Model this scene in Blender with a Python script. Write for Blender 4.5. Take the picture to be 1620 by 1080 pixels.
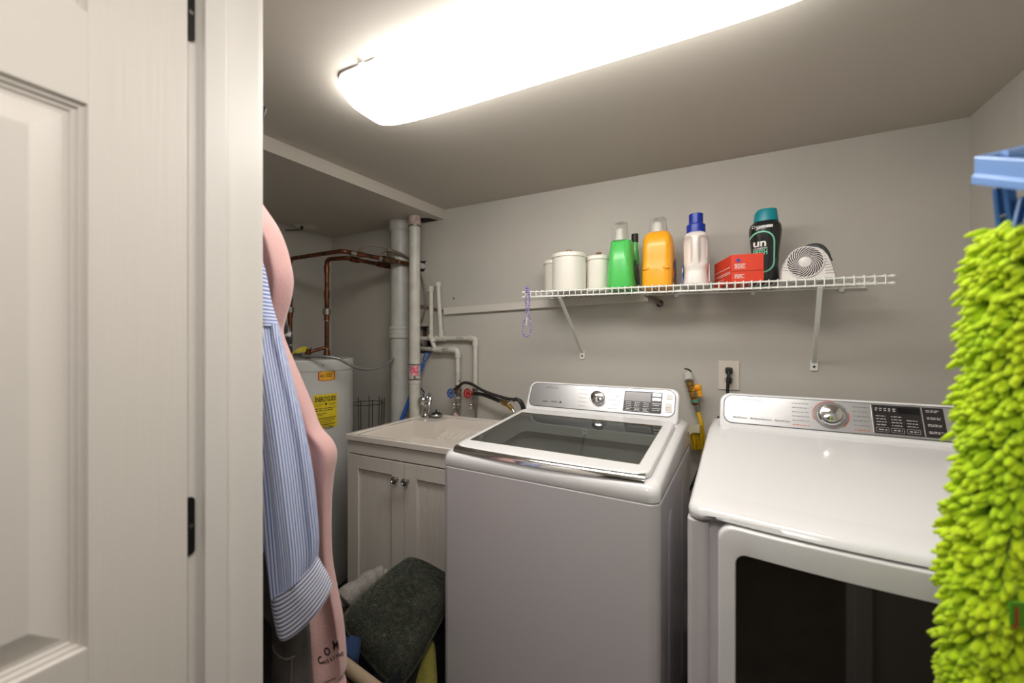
import bpy, bmesh, math, random
from mathutils import Vector, Matrix
from mathutils.bvhtree import BVHTree
random.seed(7)
for o in list(bpy.data.objects): bpy.data.objects.remove(o)
scene = bpy.context.scene
COL = scene.collection
PI = math.pi

# ------------------------------------------------------------------ camera
F = 640.0; TH = math.radians(26.4); H = 1.28
S_, C_ = math.sin(TH), math.cos(TH)
cam_d = bpy.data.cameras.new('camera'); cam = bpy.data.objects.new('camera', cam_d); COL.objects.link(cam)
cam_d.sensor_width = 36.0; cam_d.lens = F/1620*36; cam_d.clip_start = 0.02
cam.location = (0, 0, H); cam.rotation_euler = (PI/2, 0, TH)
cam_d.dof.use_dof = True; cam_d.dof.focus_distance = 1.7; cam_d.dof.aperture_fstop = 2.2
scene.camera = cam
# ------------------------------------------------------------------ light of the place
w = bpy.data.worlds.new('world'); scene.world = w; w.use_nodes = True
w.node_tree.nodes['Background'].inputs[0].default_value = (0.9, 0.86, 0.8, 1)
w.node_tree.nodes['Background'].inputs[1].default_value = 0.15
LAMP = 15.0                                   # radiance of the ceiling light's diffuser
hall = bpy.data.lights.new('hall_lamp', 'AREA'); hall.shape = 'DISK'; hall.size = 0.45; hall.energy = 8.5; hall.color = (1, 0.95, 0.90)
hall_o = bpy.data.objects.new('hall_lamp', hall); COL.objects.link(hall_o); hall_o.location = (-0.12, -0.14, 2.04)
vs = scene.view_settings
vs.view_transform = 'Standard'; vs.look = 'None'; vs.gamma = 1.0; vs.use_curve_mapping = False; vs.exposure = -0.04

# ------------------------------------------------------------------ measuring helpers
def ray(u, v):
    a = (u-810)/F; b = (540-v)/F
    return Vector((a*C_-S_, a*S_+C_, b))
O = Vector((0, 0, H))
def onY(u, v, y): r = ray(u, v); return O + r*(y/r.y)
def onX(u, v, x): r = ray(u, v); return O + r*(x/r.x)
def onZ(u, v, z): r = ray(u, v); return O + r*((z-H)/r.z)
def at(u, v, t): return O + ray(u, v)*t
E1 = Vector((C_, S_, 0)); E2 = Vector((-S_, C_, 0))

# ------------------------------------------------------------------ materials
def lin(c):
    r = []
    for x in c[:3]:
        x /= 255.0
        r.append(x/12.92 if x <= 0.04045 else ((x+0.055)/1.055)**2.4)
    return (r[0], r[1], r[2], 1)
MATS = {}
def mat(name, col, rough=0.5, metal=0.0, bump=None, var=None, coat=0.0, trans=0.0, alpha=None, spec=None, sheen=0.0, emit=None):
    """bump=(scale, strength, stretch xyz), var=(scale, other colour, low, high)"""
    if name in MATS: return MATS[name]
    m = bpy.data.materials.new(name); m.use_nodes = True; nt = m.node_tree; p = nt.nodes['Principled BSDF']
    p.inputs['Base Color'].default_value = lin(col); p.inputs['Roughness'].default_value = rough; p.inputs['Metallic'].default_value = metal
    p.inputs['Coat Weight'].default_value = coat; p.inputs['Coat Roughness'].default_value = 0.06
    p.inputs['Transmission Weight'].default_value = trans
    if spec is not None: p.inputs['Specular IOR Level'].default_value = spec
    if sheen: p.inputs['Sheen Weight'].default_value = sheen
    if emit: p.inputs['Emission Color'].default_value = lin(emit[0]); p.inputs['Emission Strength'].default_value = emit[1]
    tc = nt.nodes.new('ShaderNodeTexCoord')
    def noise(scale, st, detail=4):
        mp = nt.nodes.new('ShaderNodeMapping'); mp.inputs['Scale'].default_value = st
        nz = nt.nodes.new('ShaderNodeTexNoise'); nz.inputs['Scale'].default_value = scale; nz.inputs['Detail'].default_value = detail
        nt.links.new(tc.outputs['Object'], mp.inputs[0]); nt.links.new(mp.outputs[0], nz.inputs['Vector']); return nz
    if bump:
        nz = noise(bump[0], bump[2] if len(bump) > 2 else (1, 1, 1))
        b = nt.nodes.new('ShaderNodeBump'); b.inputs['Strength'].default_value = bump[1]; b.inputs['Distance'].default_value = 0.004
        nt.links.new(nz.outputs[0], b.inputs['Height']); nt.links.new(b.outputs[0], p.inputs['Normal'])
    if var:
        nz = noise(var[0], var[4] if len(var) > 4 else (1, 1, 1), 5)
        cr = nt.nodes.new('ShaderNodeValToRGB'); cr.color_ramp.elements[0].position = var[2]; cr.color_ramp.elements[1].position = var[3]
        cr.color_ramp.elements[0].color = lin(col); cr.color_ramp.elements[1].color = lin(var[1])
        nt.links.new(nz.outputs[0], cr.inputs[0]); nt.links.new(cr.outputs[0], p.inputs['Base Color'])
    MATS[name] = m; return m

WALL = mat('wall_paint', (197, 192, 183), 0.55, bump=(120, 0.06), var=(3, (190, 186, 178), 0.35, 0.7))
CEIL = mat('ceiling_paint', (196, 189, 179), 0.6, bump=(90, 0.06))
FLOOR = mat('floor_vinyl', (88, 78, 68), 0.5, bump=(60, 0.1), var=(6, (64, 58, 52), 0.3, 0.7))
TRIMW = mat('trim_paint', (230, 225, 219), 0.35, bump=(30, 0.06, (1, 1, 0.2)))
DOORP = mat('door_paint', (230, 223, 215), 0.4, bump=(75, 0.16, (1, 1, 0.045)))
DOORH = mat('door_paint_rail', (230, 223, 215), 0.4, bump=(75, 0.16, (1, 0.045, 1)))
BLACK = mat('black_metal', (38, 36, 36), 0.4, 0.6)
WHITE_E = mat('white_enamel', (236, 235, 236), 0.16, coat=0.5)
WHITE_B = mat('white_body_enamel', (213, 209, 212), 0.28, coat=0.2)
WHITE_P = mat('white_plastic', (230, 228, 224), 0.4)
WIREW = mat('white_wire_coating', (236, 236, 230), 0.35)
SILVER = mat('silver_panel', (188, 187, 188), 0.32, 0.75, bump=(200, 0.03, (0.02, 1, 1)))
CHROME = mat('chrome', (222, 222, 222), 0.08, 1.0)
CHROME2 = mat('dull_chrome', (170, 168, 166), 0.25, 1.0)
COPPER = mat('old_copper', (122, 74, 48), 0.38, 0.8, var=(30, (64, 45, 35), 0.4, 0.7))
BRASS = mat('aged_brass', (176, 142, 78), 0.35, 0.85, var=(60, (120, 92, 50), 0.4, 0.7))
BRONZE = mat('dull_bronze', (112, 92, 66), 0.45, 0.8, var=(40, (72, 60, 48), 0.4, 0.7))
SOLDER = mat('solder', (150, 146, 138), 0.4, 0.9)
PVC = mat('painted_pvc', (200, 199, 193), 0.35, bump=(60, 0.12), var=(14, (188, 187, 180), 0.4, 0.7))
PVCR = mat('cream_pvc', (214, 211, 202), 0.38, var=(20, (196, 193, 184), 0.4, 0.75))
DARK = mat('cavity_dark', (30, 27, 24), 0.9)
WOODR = mat('rough_stud', (120, 84, 54), 0.8, bump=(30, 0.2, (0.2, 1, 1)), var=(20, (84, 58, 38), 0.3, 0.7, (0.2, 1, 1)))
RUBBER = mat('black_rubber', (34, 33, 33), 0.5)
INK = mat('black_ink', (26, 25, 25), 0.6)
INKG = mat('grey_ink', (120, 118, 116), 0.5)
WHITEINK = mat('white_ink', (236, 234, 230), 0.5)

# ------------------------------------------------------------------ mesh helpers
ROOTM = {}
def tag(o, label=None, cat=None, group=None, kind=None):
    if label: o['label'] = label
    if cat: o['category'] = cat
    if group: o['group'] = group
    if kind: o['kind'] = kind
    return o
def thing(name, label, cat, loc=(0, 0, 0), rz=0.0, group=None, kind=None):
    o = bpy.data.objects.new(name, None); COL.objects.link(o); o.empty_display_size = 0.05
    o.location = loc; o.rotation_euler = (0, 0, rz)
    ROOTM[o.name] = Matrix.Translation(Vector(loc)) @ Matrix.Rotation(rz, 4, 'Z')
    return tag(o, label, cat, group, kind)
class MB:
    def __init__(s): s.v = []; s.f = []; s.uv = []
    def add(s, vs_, fs, uvs=None):
        n = len(s.v); s.v += [Vector(p) for p in vs_]; s.f += [tuple(i+n for i in f) for f in fs]
        s.uv += list(uvs) if uvs else [(0, 0)]*len(vs_); return s
    def box(s, x0, x1, y0, y1, z0, z1):
        return s.add([(x0,y0,z0),(x1,y0,z0),(x1,y1,z0),(x0,y1,z0),(x0,y0,z1),(x1,y0,z1),(x1,y1,z1),(x0,y1,z1)],
                     [(0,3,2,1),(4,5,6,7),(0,1,5,4),(1,2,6,5),(2,3,7,6),(3,0,4,7)])
    def obox(s, c, ex, ey, ez):           # oriented box: centre and half vectors
        c, ex, ey, ez = Vector(c), Vector(ex), Vector(ey), Vector(ez)
        P = [c+ex*a+ey*b+ez*d for d in (-1, 1) for a, b in ((-1,-1),(1,-1),(1,1),(-1,1))]
        return s.add(P, [(0,3,2,1),(4,5,6,7),(0,1,5,4),(1,2,6,5),(2,3,7,6),(3,0,4,7)])
    def loft(s, rings, cap0=True, cap1=True, closed=True, uvs=None):
        n = len(rings[0]); vs_ = []; uu = []
        for i, r in enumerate(rings):
            vs_ += r
            if uvs: uu += uvs[i]
        fs = []
        for i in range(len(rings)-1):
            for j in range(n if closed else n-1):
                k = (j+1) % n
                fs.append((i*n+j, i*n+k, (i+1)*n+k, (i+1)*n+j))
        if cap0: fs.append(tuple(reversed(range(n))))
        if cap1: fs.append(tuple((len(rings)-1)*n+j for j in range(n)))
        return s.add(vs_, fs, uu if uvs else None)
    def cyl(s, p0, p1, r0, r1=None, n=16, caps=True):
        p0, p1 = Vector(p0), Vector(p1); r1 = r0 if r1 is None else r1
        d = (p1-p0).normalized(); a = d.orthogonal().normalized(); b = d.cross(a)
        R = lambda p, r: [p+(a*math.cos(2*PI*i/n)+b*math.sin(2*PI*i/n))*r for i in range(n)]
        return s.loft([R(p0, r0), R(p1, r1)], caps, caps)
    def tube(s, path, r, n=10, caps=True, closed=False):
        P = [Vector(p) for p in path]; m = len(P); rings = []; a = None
        for i in range(m):
            if closed: d = (P[(i+1) % m]-P[i-1]).normalized()
            else: d = (P[min(i+1, m-1)]-P[max(i-1, 0)]).normalized()
            if a is None: a = d.orthogonal().normalized()
            a = (a-d*a.dot(d)); a = a.normalized() if a.length > 1e-6 else d.orthogonal().normalized()
            b = d.cross(a); rr = r(i/(m-1)) if callable(r) else r
            rings.append([P[i]+(a*math.cos(2*PI*k/n)+b*math.sin(2*PI*k/n))*rr for k in range(n)])
        if closed: rings.append(rings[0])
        return s.loft(rings, caps and not closed, caps and not closed)
    def lathe(s, prof, c=(0, 0, 0), n=32, axis='z', frame=None):
        c = Vector(c); rings = []
        ax = frame or (Vector((1,0,0)), Vector((0,1,0)), Vector((0,0,1)))
        for r, z in prof:
            rings.append([c+ax[0]*(r*math.cos(2*PI*i/n))+ax[1]*(r*math.sin(2*PI*i/n))+ax[2]*z for i in range(n)])
        return s.loft(rings, prof[0][0] > 1e-5, prof[-1][0] > 1e-5)
    def sphere(s, c, r, n=12, m=8, sc=(1, 1, 1)):
        c = Vector(c); rings = []
        for i in range(1, m):
            t = PI*i/m
            rings.append([c+Vector((sc[0]*r*math.sin(t)*math.cos(2*PI*k/n), sc[1]*r*math.sin(t)*math.sin(2*PI*k/n), -sc[2]*r*math.cos(t))) for k in range(n)])
        return s.loft(rings)
    def grid(s, fn, nu, nv, uvf=None):
        vs_ = [fn(i/nu, j/nv) for j in range(nv+1) for i in range(nu+1)]
        fs = [(j*(nu+1)+i, j*(nu+1)+i+1, (j+1)*(nu+1)+i+1, (j+1)*(nu+1)+i) for j in range(nv) for i in range(nu)]
        return s.add(vs_, fs, [uvf(i/nu, j/nv) for j in range(nv+1) for i in range(nu+1)] if uvf else None)
    def prism(s, poly, d, frame=None):     # polygon extruded along d
        d = Vector(d); n = len(poly); P = [Vector(p) for p in poly]
        return s.loft([P, [p+d for p in P]])
    def build(s, name, m, parent=None, smooth=True, bevel=0, seg=2, local=False, ang=40, sub=0):
        me = bpy.data.meshes.new(name)
        bm = bmesh.new(); vv = [bm.verts.new(p) for p in s.v]; uvl = bm.loops.layers.uv.new('uv')
        idx = {x: i for i, x in enumerate(vv)}
        for f in s.f:
            try: fc = bm.faces.new([vv[i] for i in f])
            except ValueError: continue
            for lp in fc.loops: lp[uvl].uv = s.uv[idx[lp.vert]]
        bmesh.ops.remove_doubles(bm, verts=bm.verts, dist=1e-6)
        bmesh.ops.recalc_face_normals(bm, faces=bm.faces)
        if bevel:
            es = [e for e in bm.edges if len(e.link_faces) == 2 and e.calc_face_angle(0) > math.radians(30)]
            bmesh.ops.bevel(bm, geom=es, offset=bevel, segments=seg, profile=0.5, affect='EDGES', clamp_overlap=True)
        rootm = ROOTM.get(parent.name) if parent else None
        if rootm and not local: bm.transform(rootm.inverted())
        bm.to_mesh(me); bm.free()
        if smooth:
            me.polygons.foreach_set('use_smooth', [True]*len(me.polygons))
            me.set_sharp_from_angle(angle=math.radians(ang))
        me.materials.append(m)
        o = bpy.data.objects.new(name, me); COL.objects.link(o)
        if parent:
            o.parent = parent
            if rootm: ROOTM[o.name] = rootm
        if smooth and ang <= 60 and len(me.polygons) < 4000:
            md = o.modifiers.new('weighted_normal', 'WEIGHTED_NORMAL'); md.keep_sharp = True; md.weight = 80
        if sub:
            md = o.modifiers.new('subdivision', 'SUBSURF'); md.levels = sub; md.render_levels = sub
        return o
def rrect(x0, x1, y0, y1, r, n=5):         # rounded rectangle, counter-clockwise 2-D points
    r = min(r, (x1-x0)/2-1e-5, (y1-y0)/2-1e-5); out = []
    for cx, cy, a0 in ((x1-r, y1-r, 0), (x0+r, y1-r, PI/2), (x0+r, y0+r, PI), (x1-r, y0+r, 1.5*PI)):
        for i in range(n+1):
            a = a0+PI/2*i/n; out.append((cx+r*math.cos(a), cy+r*math.sin(a)))
    return out
def sell(c, rx, ry, n=32, k=2.5, rot=0.0):   # superellipse ring in the xy plane at c
    out = []; c = Vector(c); cr, sr = math.cos(rot), math.sin(rot)
    for i in range(n):
        a = 2*PI*i/n; x = math.copysign(abs(math.cos(a))**(2/k), math.cos(a))*rx; y = math.copysign(abs(math.sin(a))**(2/k), math.sin(a))*ry
        out.append(c+Vector((x*cr-y*sr, x*sr+y*cr, 0)))
    return out
def catmull(P, per=8):
    P = [Vector(p) for p in P]; out = []
    Q = [2*P[0]-P[1]]+P+[2*P[-1]-P[-2]]
    for i in range(1, len(Q)-2):
        for j in range(per):
            t = j/per; a, b, c, d = Q[i-1:i+3]
            out.append(0.5*((2*b)+(c-a)*t+(2*a-5*b+4*c-d)*t*t+(3*b-a-3*c+d)*t**3))
    out.append(P[-1]); return out
def elbowed(P, r, n=5):                      # polyline with rounded corners
    P = [Vector(p) for p in P]; out = [P[0]]
    for i in range(1, len(P)-1):
        a = (P[i-1]-P[i]); b = (P[i+1]-P[i]); k = min(r, a.length*0.45, b.length*0.45)
        p0 = P[i]+a.normalized()*k; p1 = P[i]+b.normalized()*k
        for j in range(n+1):
            t = j/n; out.append(p0*(1-t)**2+P[i]*2*t*(1-t)+p1*t*t)
    out.append(P[-1]); return out
TXT = {}
def text_geo(s, bold=False):
    """flat letters as (verts, faces), cap height about 0.7, starting at x=0; returns width too"""
    if (s, bold) in TXT: return TXT[(s, bold)]
    cu = bpy.data.curves.new('txt', 'FONT'); cu.body = s; cu.size = 1.0; cu.resolution_u = 3
    if bold: cu.offset = 0.025
    ob = bpy.data.objects.new('txt', cu); COL.objects.link(ob)
    dg = bpy.context.evaluated_depsgraph_get(); me = bpy.data.meshes.new_from_object(ob.evaluated_get(dg))
    V = [v.co.copy() for v in me.vertices]; Fs = [tuple(p.vertices) for p in me.polygons]
    bpy.data.objects.remove(ob); bpy.data.curves.remove(cu); bpy.data.meshes.remove(me)
    x0 = min(v.x for v in V); x1 = max(v.x for v in V); V = [Vector((v.x-x0, v.y, 0)) for v in V]
    TXT[(s, bold)] = (V, Fs, x1-x0); return TXT[(s, bold)]
def put_text(mb, s, fn, size, x, y, center=True, bold=False, width=None):
    """fn(x, y) -> 3-D point; size is the em in the plane's unit"""
    V, Fs, wd = text_geo(s, bold); sx = size if width is None else width/wd
    ox = x-(wd*sx/2 if center else 0)
    mb.add([fn(ox+v.x*sx, y+v.y*size) for v in V], Fs); return mb

# ================================================================== the setting
D = 1.95; XL = -2.36; XR = 0.793; ZC = 2.053
HX0, HX1, HZ0, HZ1 = -1.612, -1.508, 1.207, 1.372
def struct(name, mb, m, **k): return tag(mb.build(name, m, **k), kind='structure')
wb = MB()
for a in ((XL, HX0, 0, ZC), (HX1, XR, 0, ZC), (HX0, HX1, 0, HZ0), (HX0, HX1, HZ1, ZC)):
    wb.box(a[0], a[1], D, D+0.1, a[2], a[3])
wall_back = struct('wall_back', wb, WALL, smooth=False)
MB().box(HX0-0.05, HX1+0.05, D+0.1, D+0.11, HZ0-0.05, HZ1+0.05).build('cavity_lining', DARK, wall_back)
MB().box(HX0-0.02, HX1-0.045, D+0.055, D+0.1, HZ0+0.09, HZ1-0.03).build('stud', WOODR, wall_back)
MB().box(HX0-0.02, HX1-0.02, D+0.06, D+0.1, HZ0-0.01, HZ0+0.045).build('stud', WOODR, wall_back)
MB().box(HX1-0.04, HX1-0.018, D+0.01, D+0.09, HZ1-0.075, HZ1-0.008).build('pipe_strap', CHROME2, wall_back)
for (u, v, r) in ((718, 472, 0.005), (1044, 480, 0.016)):
    p = onY(u, v, D); MB().cyl((p.x, D-0.0015, p.z), (p.x, D+0.0, p.z), r, n=9).build('hole', DARK, wall_back)
struct('wall_left', MB().box(XL-0.1, XL, 0.33, D, 0, ZC), WALL, smooth=False)
struct('wall_right', MB().box(XR, XR+0.1, 0.33, D, 0, ZC), WALL, smooth=False)
wf = MB().box(XL, -0.74, 0.332, 0.44, 0, ZC).box(0.26, XR, 0.332, 0.44, 0, ZC).box(-0.74, 0.26, 0.332, 0.44, 2.035, ZC)
struct('wall_front', wf, WALL, smooth=False)
struct('ceiling', MB().box(XL-0.1, XR+0.1, 0.33, D+0.1, ZC, ZC+0.1), CEIL, smooth=False)
sf = MB()
zb = 1.997
sf.prism([(-1.410, D, zb), (-1.505, 0.92, zb), (-1.55, 0.44, zb), (XL, 0.44, zb), (XL, D, zb)], (0, 0, ZC-zb))
struct('ceiling_soffit', sf, CEIL, smooth=False)
struct('floor', MB().box(-2.6, 1.9, -2.6, D+0.1, -0.1, 0), FLOOR, smooth=False)
struct('baseboard_back', MB().box(-0.9, XR, D-0.014, D, 0, 0.105).box(-0.9, XR, D-0.009, D, 0.105, 0.125), TRIMW, smooth=False)
struct('baseboard_left', MB().box(XL, XL+0.014, 0.44, D, 0, 0.11), TRIMW, smooth=False)
# the hall the photograph was taken from
struct('wall_hall_left', MB().box(-2.5, -2.4, -2.4, 0.33, 0, 2.2), WALL, smooth=False)
struct('wall_hall_right', MB().box(1.6, 1.7, -2.4, 0.33, 0, 2.2), WALL, smooth=False)
struct('wall_hall_rear', MB().box(-2.5, 1.7, -2.5, -2.4, 0, 2.2), WALL, smooth=False)
struct('wall_hall_front', MB().box(XR, 1.6, 0.332, 0.44, 0, 2.2).box(-2.5, XL, 0.332, 0.44, 0, 2.2), WALL, smooth=False)
struct('ceiling_hall', MB().box(-2.5, 1.7, -2.5, 0.33, 2.06, 2.16), CEIL, smooth=False)

# door frame on the left of the opening
fr = tag(MB().box(-0.741, -0.72, 0.3335, 0.444, 0, 2.03).build('trim_1', TRIMW, bevel=0.002), kind='structure')
MB().box(-0.7215, -0.709, 0.352, 0.384, 0, 2.018).build('door_stop', TRIMW, fr, bevel=0.002)
MB().box(-0.80, -0.722, 0.4395, 0.452, 0, 2.08).build('casing', TRIMW, fr, bevel=0.003)
MB().box(-0.80, -0.7425, 0.318, 0.3325, 0, 2.08).build('casing', TRIMW, fr, bevel=0.003)
for zc in (1.785, 0.997, 0.22):
    pts = [(-0.7192, y, z) for y, z in rrect(0.30, 0.3425, zc-0.0445, zc+0.0445, 0.007)]
    hl = MB().prism(pts, (0.0018, 0, 0)).build('hinge_leaf', BLACK, fr)
    MB().cyl((-0.7178, 0.3375, zc+0.0), (-0.7166, 0.3375, zc), 0.0032, n=10).build('screw', CHROME2, hl)
fr2 = tag(MB().box(0.2395, 0.2605, 0.3335, 0.444, 0, 2.03).build('trim_2', TRIMW, bevel=0.002), kind='structure')
MB().box(0.244, 0.312, 0.4405, 0.447, 0, 2.04).box(0.262, 0.312, 0.447, 0.455, 0, 2.04).build('casing', TRIMW, fr2, bevel=0.002)
MB().box(0.262, 0.325, 0.318, 0.3315, 0, 2.04).build('casing', TRIMW, fr2, bevel=0.002)
fr3 = tag(MB().box(-0.72, 0.2395, 0.3335, 0.444, 2.012, 2.034).build('trim_3', TRIMW, bevel=0.002), kind='structure')

# six-panel door, swung open beside the camera
dr = thing('door_1', 'white six-panel door swung open at the left edge', 'door', (-0.733, 0.331, 0.012), kind='structure')
X1 = -0.7145; X0 = -0.7495; Y1 = 0.3315; Y0 = Y1-0.90; Z0 = 0.012; Z1 = 2.01
cols = [(Y1-0.11-0.285, Y1-0.11), (Y0+0.11, Y0+0.11+0.285)]
rows = [(0.24, 0.765), (0.889, 1.583), (1.700, 1.90)]
MB().box(X0, X1, Y1-0.11, Y1, Z0, Z1).build('stile', DOORP, dr, bevel=0.0015)
MB().box(X0, X1, Y0, Y0+0.11, Z0, Z1).build('stile', DOORP, dr, bevel=0.0015)
zz = [Z0, 0.24, 0.765, 0.889, 1.583, 1.700, 1.90, Z1]
for i in range(0, 8, 2):
    MB().box(X0, X1, Y0+0.11, Y1-0.11, zz[i], zz[i+1]).build('rail', DOORH, dr)
for (za, zb_) in rows:
    MB().box(X0, X1, cols[1][1], cols[0][0], za, zb_).build('mullion', DOORP, dr)
    for (ya, yb) in cols:
        prof = [(0, 0), (0.002, -0.0045), (0.0065, -0.0052), (0.008, -0.0085), (0.0125, -0.0092), (0.014, -0.0115), (0.0195, -0.012), (0.047, -0.0035), (0.049, -0.003)]
        rings = [[(X1+d, y, z) for y, z in ((ya+o, za+o), (yb-o, za+o), (yb-o, zb_-o), (ya+o, zb_-o))] for o, d in prof]
        rings.insert(0, [(X0+0.002, y, z) for y, z in ((ya, za), (yb, za), (yb, zb_), (ya, zb_))])
        MB().loft(rings).build('panel', DOORP, dr, ang=12)
MB().cyl((X1, Y0+0.07, 0.95), (X1+0.045, Y0+0.07, 0.95), 0.011).lathe([(0.012, 0.03), (0.027, 0.045), (0.027, 0.06), (0.012, 0.07)], (X1, Y0+0.07, 0.95), 20, frame=(Vector((0,1,0)), Vector((0,0,1)), Vector((1,0,0)))).build('door_knob', BLACK, dr)

# ================================================================== ceiling light
LX0, LX1, LY0, LY1 = -1.01, 0.26, 0.815, 1.062
cl = thing('ceiling_light', 'long white wraparound ceiling light, switched on', 'ceiling light', ((LX0+LX1)/2, (LY0+LY1)/2, ZC-0.001))
base = MB().prism([(x, y, ZC-0.0055) for x, y in rrect(LX0+0.014, LX1-0.014, LY0+0.004, LY1-0.004, 0.055)], (0, 0, 0.005))
base.build('base_pan', WHITE_P, cl)
def lens(i, j):
    a = PI*2*i; r = j
    # superellipse plan, dome section
    cx = math.copysign(abs(math.cos(a))**(2/5.5), math.cos(a)); cy = math.copysign(abs(math.sin(a))**(2/5.5), math.sin(a))
    k = 1-(1-r)**1.0
    hx, hy = (LX1-LX0)/2, (LY1-LY0)/2
    d = 0.078*(1-k**3.4)**(1/1.7) if k < 1 else 0
    ix = hx-(1-k)*hy*1.0 if True else hx
    return Vector(((LX0+LX1)/2+cx*max(ix, 0.001), (LY0+LY1)/2+cy*hy*k, ZC-0.005-d))
DIFF = mat('lit_diffuser', (255, 255, 255), 0.3, emit=((255, 252, 246), LAMP))
lm = MB()
NA = 96
rings = []
for q in range(21):
    k = 1-q/20.0; k = max(k, 0.02)
    k = math.sin(k*PI/2) if k < 1 else 1
    rings.append([lens(i/NA, k) for i in range(NA)])
lm.loft(rings, cap0=False, cap1=True).build('diffuser', DIFF, cl, ang=180)
for x in (-0.87, 0.15):
    MB().box(x-0.010, x+0.010, LY0-0.001, LY0+0.004, ZC-0.020, ZC-0.004).build('clip', mat('clip_glow', (250, 250, 250), 0.4, emit=((255, 252, 246), 1.2)), cl)  # clips emit faintly so they look lamplit instead of dark

# ================================================================== pipes at the back
def pipe(mb, P, r, bend=0.02, n=16): return mb.tube(elbowed(P, bend), r, n)
px = onY(633, 500, 1.885); bx_ = px.x
st = thing('drain_stack', 'thick white plastic drain stack with a ribbed coupling halfway up', 'pipe', (bx_, 1.885, 0))
MB().cyl((bx_, 1.885, 0), (bx_, 1.885, zb+0.01), 0.0555, n=32).build('pipe', PVC, st)
z0 = onY(633, 534, 1.885).z; z1 = onY(633, 516, 1.885).z
MB().lathe([(0.0555, z0-0.006), (0.062, z0-0.004), (0.066, z0), (0.066, z0+0.014), (0.0625, z0+0.018), (0.0625, z1-0.02), (0.066, z1-0.017), (0.066, z1), (0.0555, z1+0.003)], (bx_, 1.885, 0), 32).build('coupling', PVC, st, ang=25)
zt = onY(633, 364, 1.885).z
MB().lathe([(0.0555, zt-0.012), (0.063, zt), (0.064, zb-0.02), (0.0655, zb-0.018), (0.0655, zb+0.01)], (bx_, 1.885, 0), 32).build('hub', PVC, st, ang=25)
ty = 1.832; tx = onY(656, 500, ty).x
st = thing('vent_pipe', 'thin white plastic pipe with a printed coupling beside the drain stack', 'pipe', (tx, ty, 0))
MB().cyl((tx, ty, 0), (tx, ty, zb+0.01), 0.031, n=28).build('pipe', PVCR, st)
za, zb2 = onY(656, 601, ty).z, onY(656, 575, ty).z
MB().lathe([(0.031, za-0.02), (0.0345, za-0.018), (0.0345, za-0.001), (0.033, za)], (tx, ty, 0), 28).build('hub', PVCR, st)
LABP = mat('printed_label', (206, 196, 190), 0.5, var=(70, (120, 104, 106), 0.5, 0.62))
cp = MB().lathe([(0.0335, za), (0.0335, zb2)], (tx, ty, 0), 28).build('coupling', LABP, st)
PINKL = mat('pink_print', (226, 104, 130), 0.5, var=(60, (240, 190, 190), 0.5, 0.6))
def cylpatch(c, r, a0, a1, z0, z1, n=8):
    return MB().grid(lambda i, j: Vector((c[0]+r*math.cos(a0+(a1-a0)*i), c[1]+r*math.sin(a0+(a1-a0)*i), z0+(z1-z0)*j)), n, 1)
zm = za+(zb2-za)*0.3
cylpatch((tx, ty), 0.034, -1.6, -0.3, zm, zm+0.055).build('pink_strip', PINKL, cp)
for z in (za+0.006, zb2-0.004): MB().lathe([(0.034, z-0.003), (0.036, z-0.0025), (0.036, z+0.0025), (0.034, z+0.003)], (tx, ty, 0), 28).build('clamp_ring', CHROME2, cp)
zt = onY(656, 358, ty).z
MB().lathe([(0.031, zt-0.006), (0.0355, zt-0.004), (0.0355, zt+0.004), (0.031, zt+0.006)], (tx, ty, 0), 28).build('clamp_ring', CHROME2, st)
MB().lathe([(0.0325, zt+0.008), (0.0335, zt+0.008), (0.0335, zb+0.008), (0.032, zb+0.008)], (tx, ty, 0), 28).build('sleeve', mat('pinkish_pvc', (206, 186, 178), 0.4, var=(30, (150, 130, 122), 0.5, 0.7)), st)
# rough opening in the soffit around the pipe
p = onY(672, 348, 1.93)
MB().prism([(tx-0.03, D-0.004, zb-0.002), (tx-0.03, ty+0.02, zb-0.002), (tx+0.055, ty+0.06, zb-0.002), (tx+0.075, D-0.004, zb-0.002)], (0, 0, 0.0018)).build('hole', DARK, bpy.data.objects['ceiling_soffit'])

# copper pipes of the water heater
HC = (-2.0, 1.46); HR = 0.26; HT = 1.19
A0 = at(459, 408, 2.3)
cpA = thing('copper_pipe', 'upper bright copper pipe elbowing from the heater to the wall', 'pipe', (A0.x, A0.y, HT))
A1 = at(541, 397, 2.1); A2 = onY(664, 420, D-0.002)
zA = 1.75
pA = [(A0.x, A0.y, HT-0.005), (A0.x, A0.y, zA), (A1.x, A1.y, zA), (A2.x, D-0.005, zA-0.012)]
pipe(MB(), pA, 0.0115, 0.03).build('pipe', COPPER, cpA)
def collar(p, d, r, l, m, par, nm='fitting'):
    p, d = Vector(p), Vector(d).normalized(); return MB().cyl(p-d*l/2, p+d*l/2, r, n=18).build(nm, m, par)
dAB = (Vector((A2.x, D, zA-0.012))-Vector((A1.x, A1.y, zA))).normalized()
A1v = Vector((A1.x, A1.y, zA))
for k, l, m in ((0.06, 0.03, SOLDER), (0.10, 0.03, COPPER), (0.215, 0.02, SOLDER), (0.33, 0.015, SOLDER)): collar(A1v+dAB*k, dAB, 0.0142, l, m, cpA)
va = MB().cyl(A1v+dAB*0.235, A1v+dAB*0.305, 0.018, n=16).cyl(A1v+dAB*0.27, A1v+dAB*0.27+Vector((0, 0, 0.045)), 0.008)
va.build('gate_valve', BRONZE, cpA)
MB().cyl(A1v+dAB*0.27+Vector((0, 0, 0.045)), A1v+dAB*0.27+Vector((0, 0, 0.052)), 0.02, n=8).build('valve_wheel', SOLDER, cpA)
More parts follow.
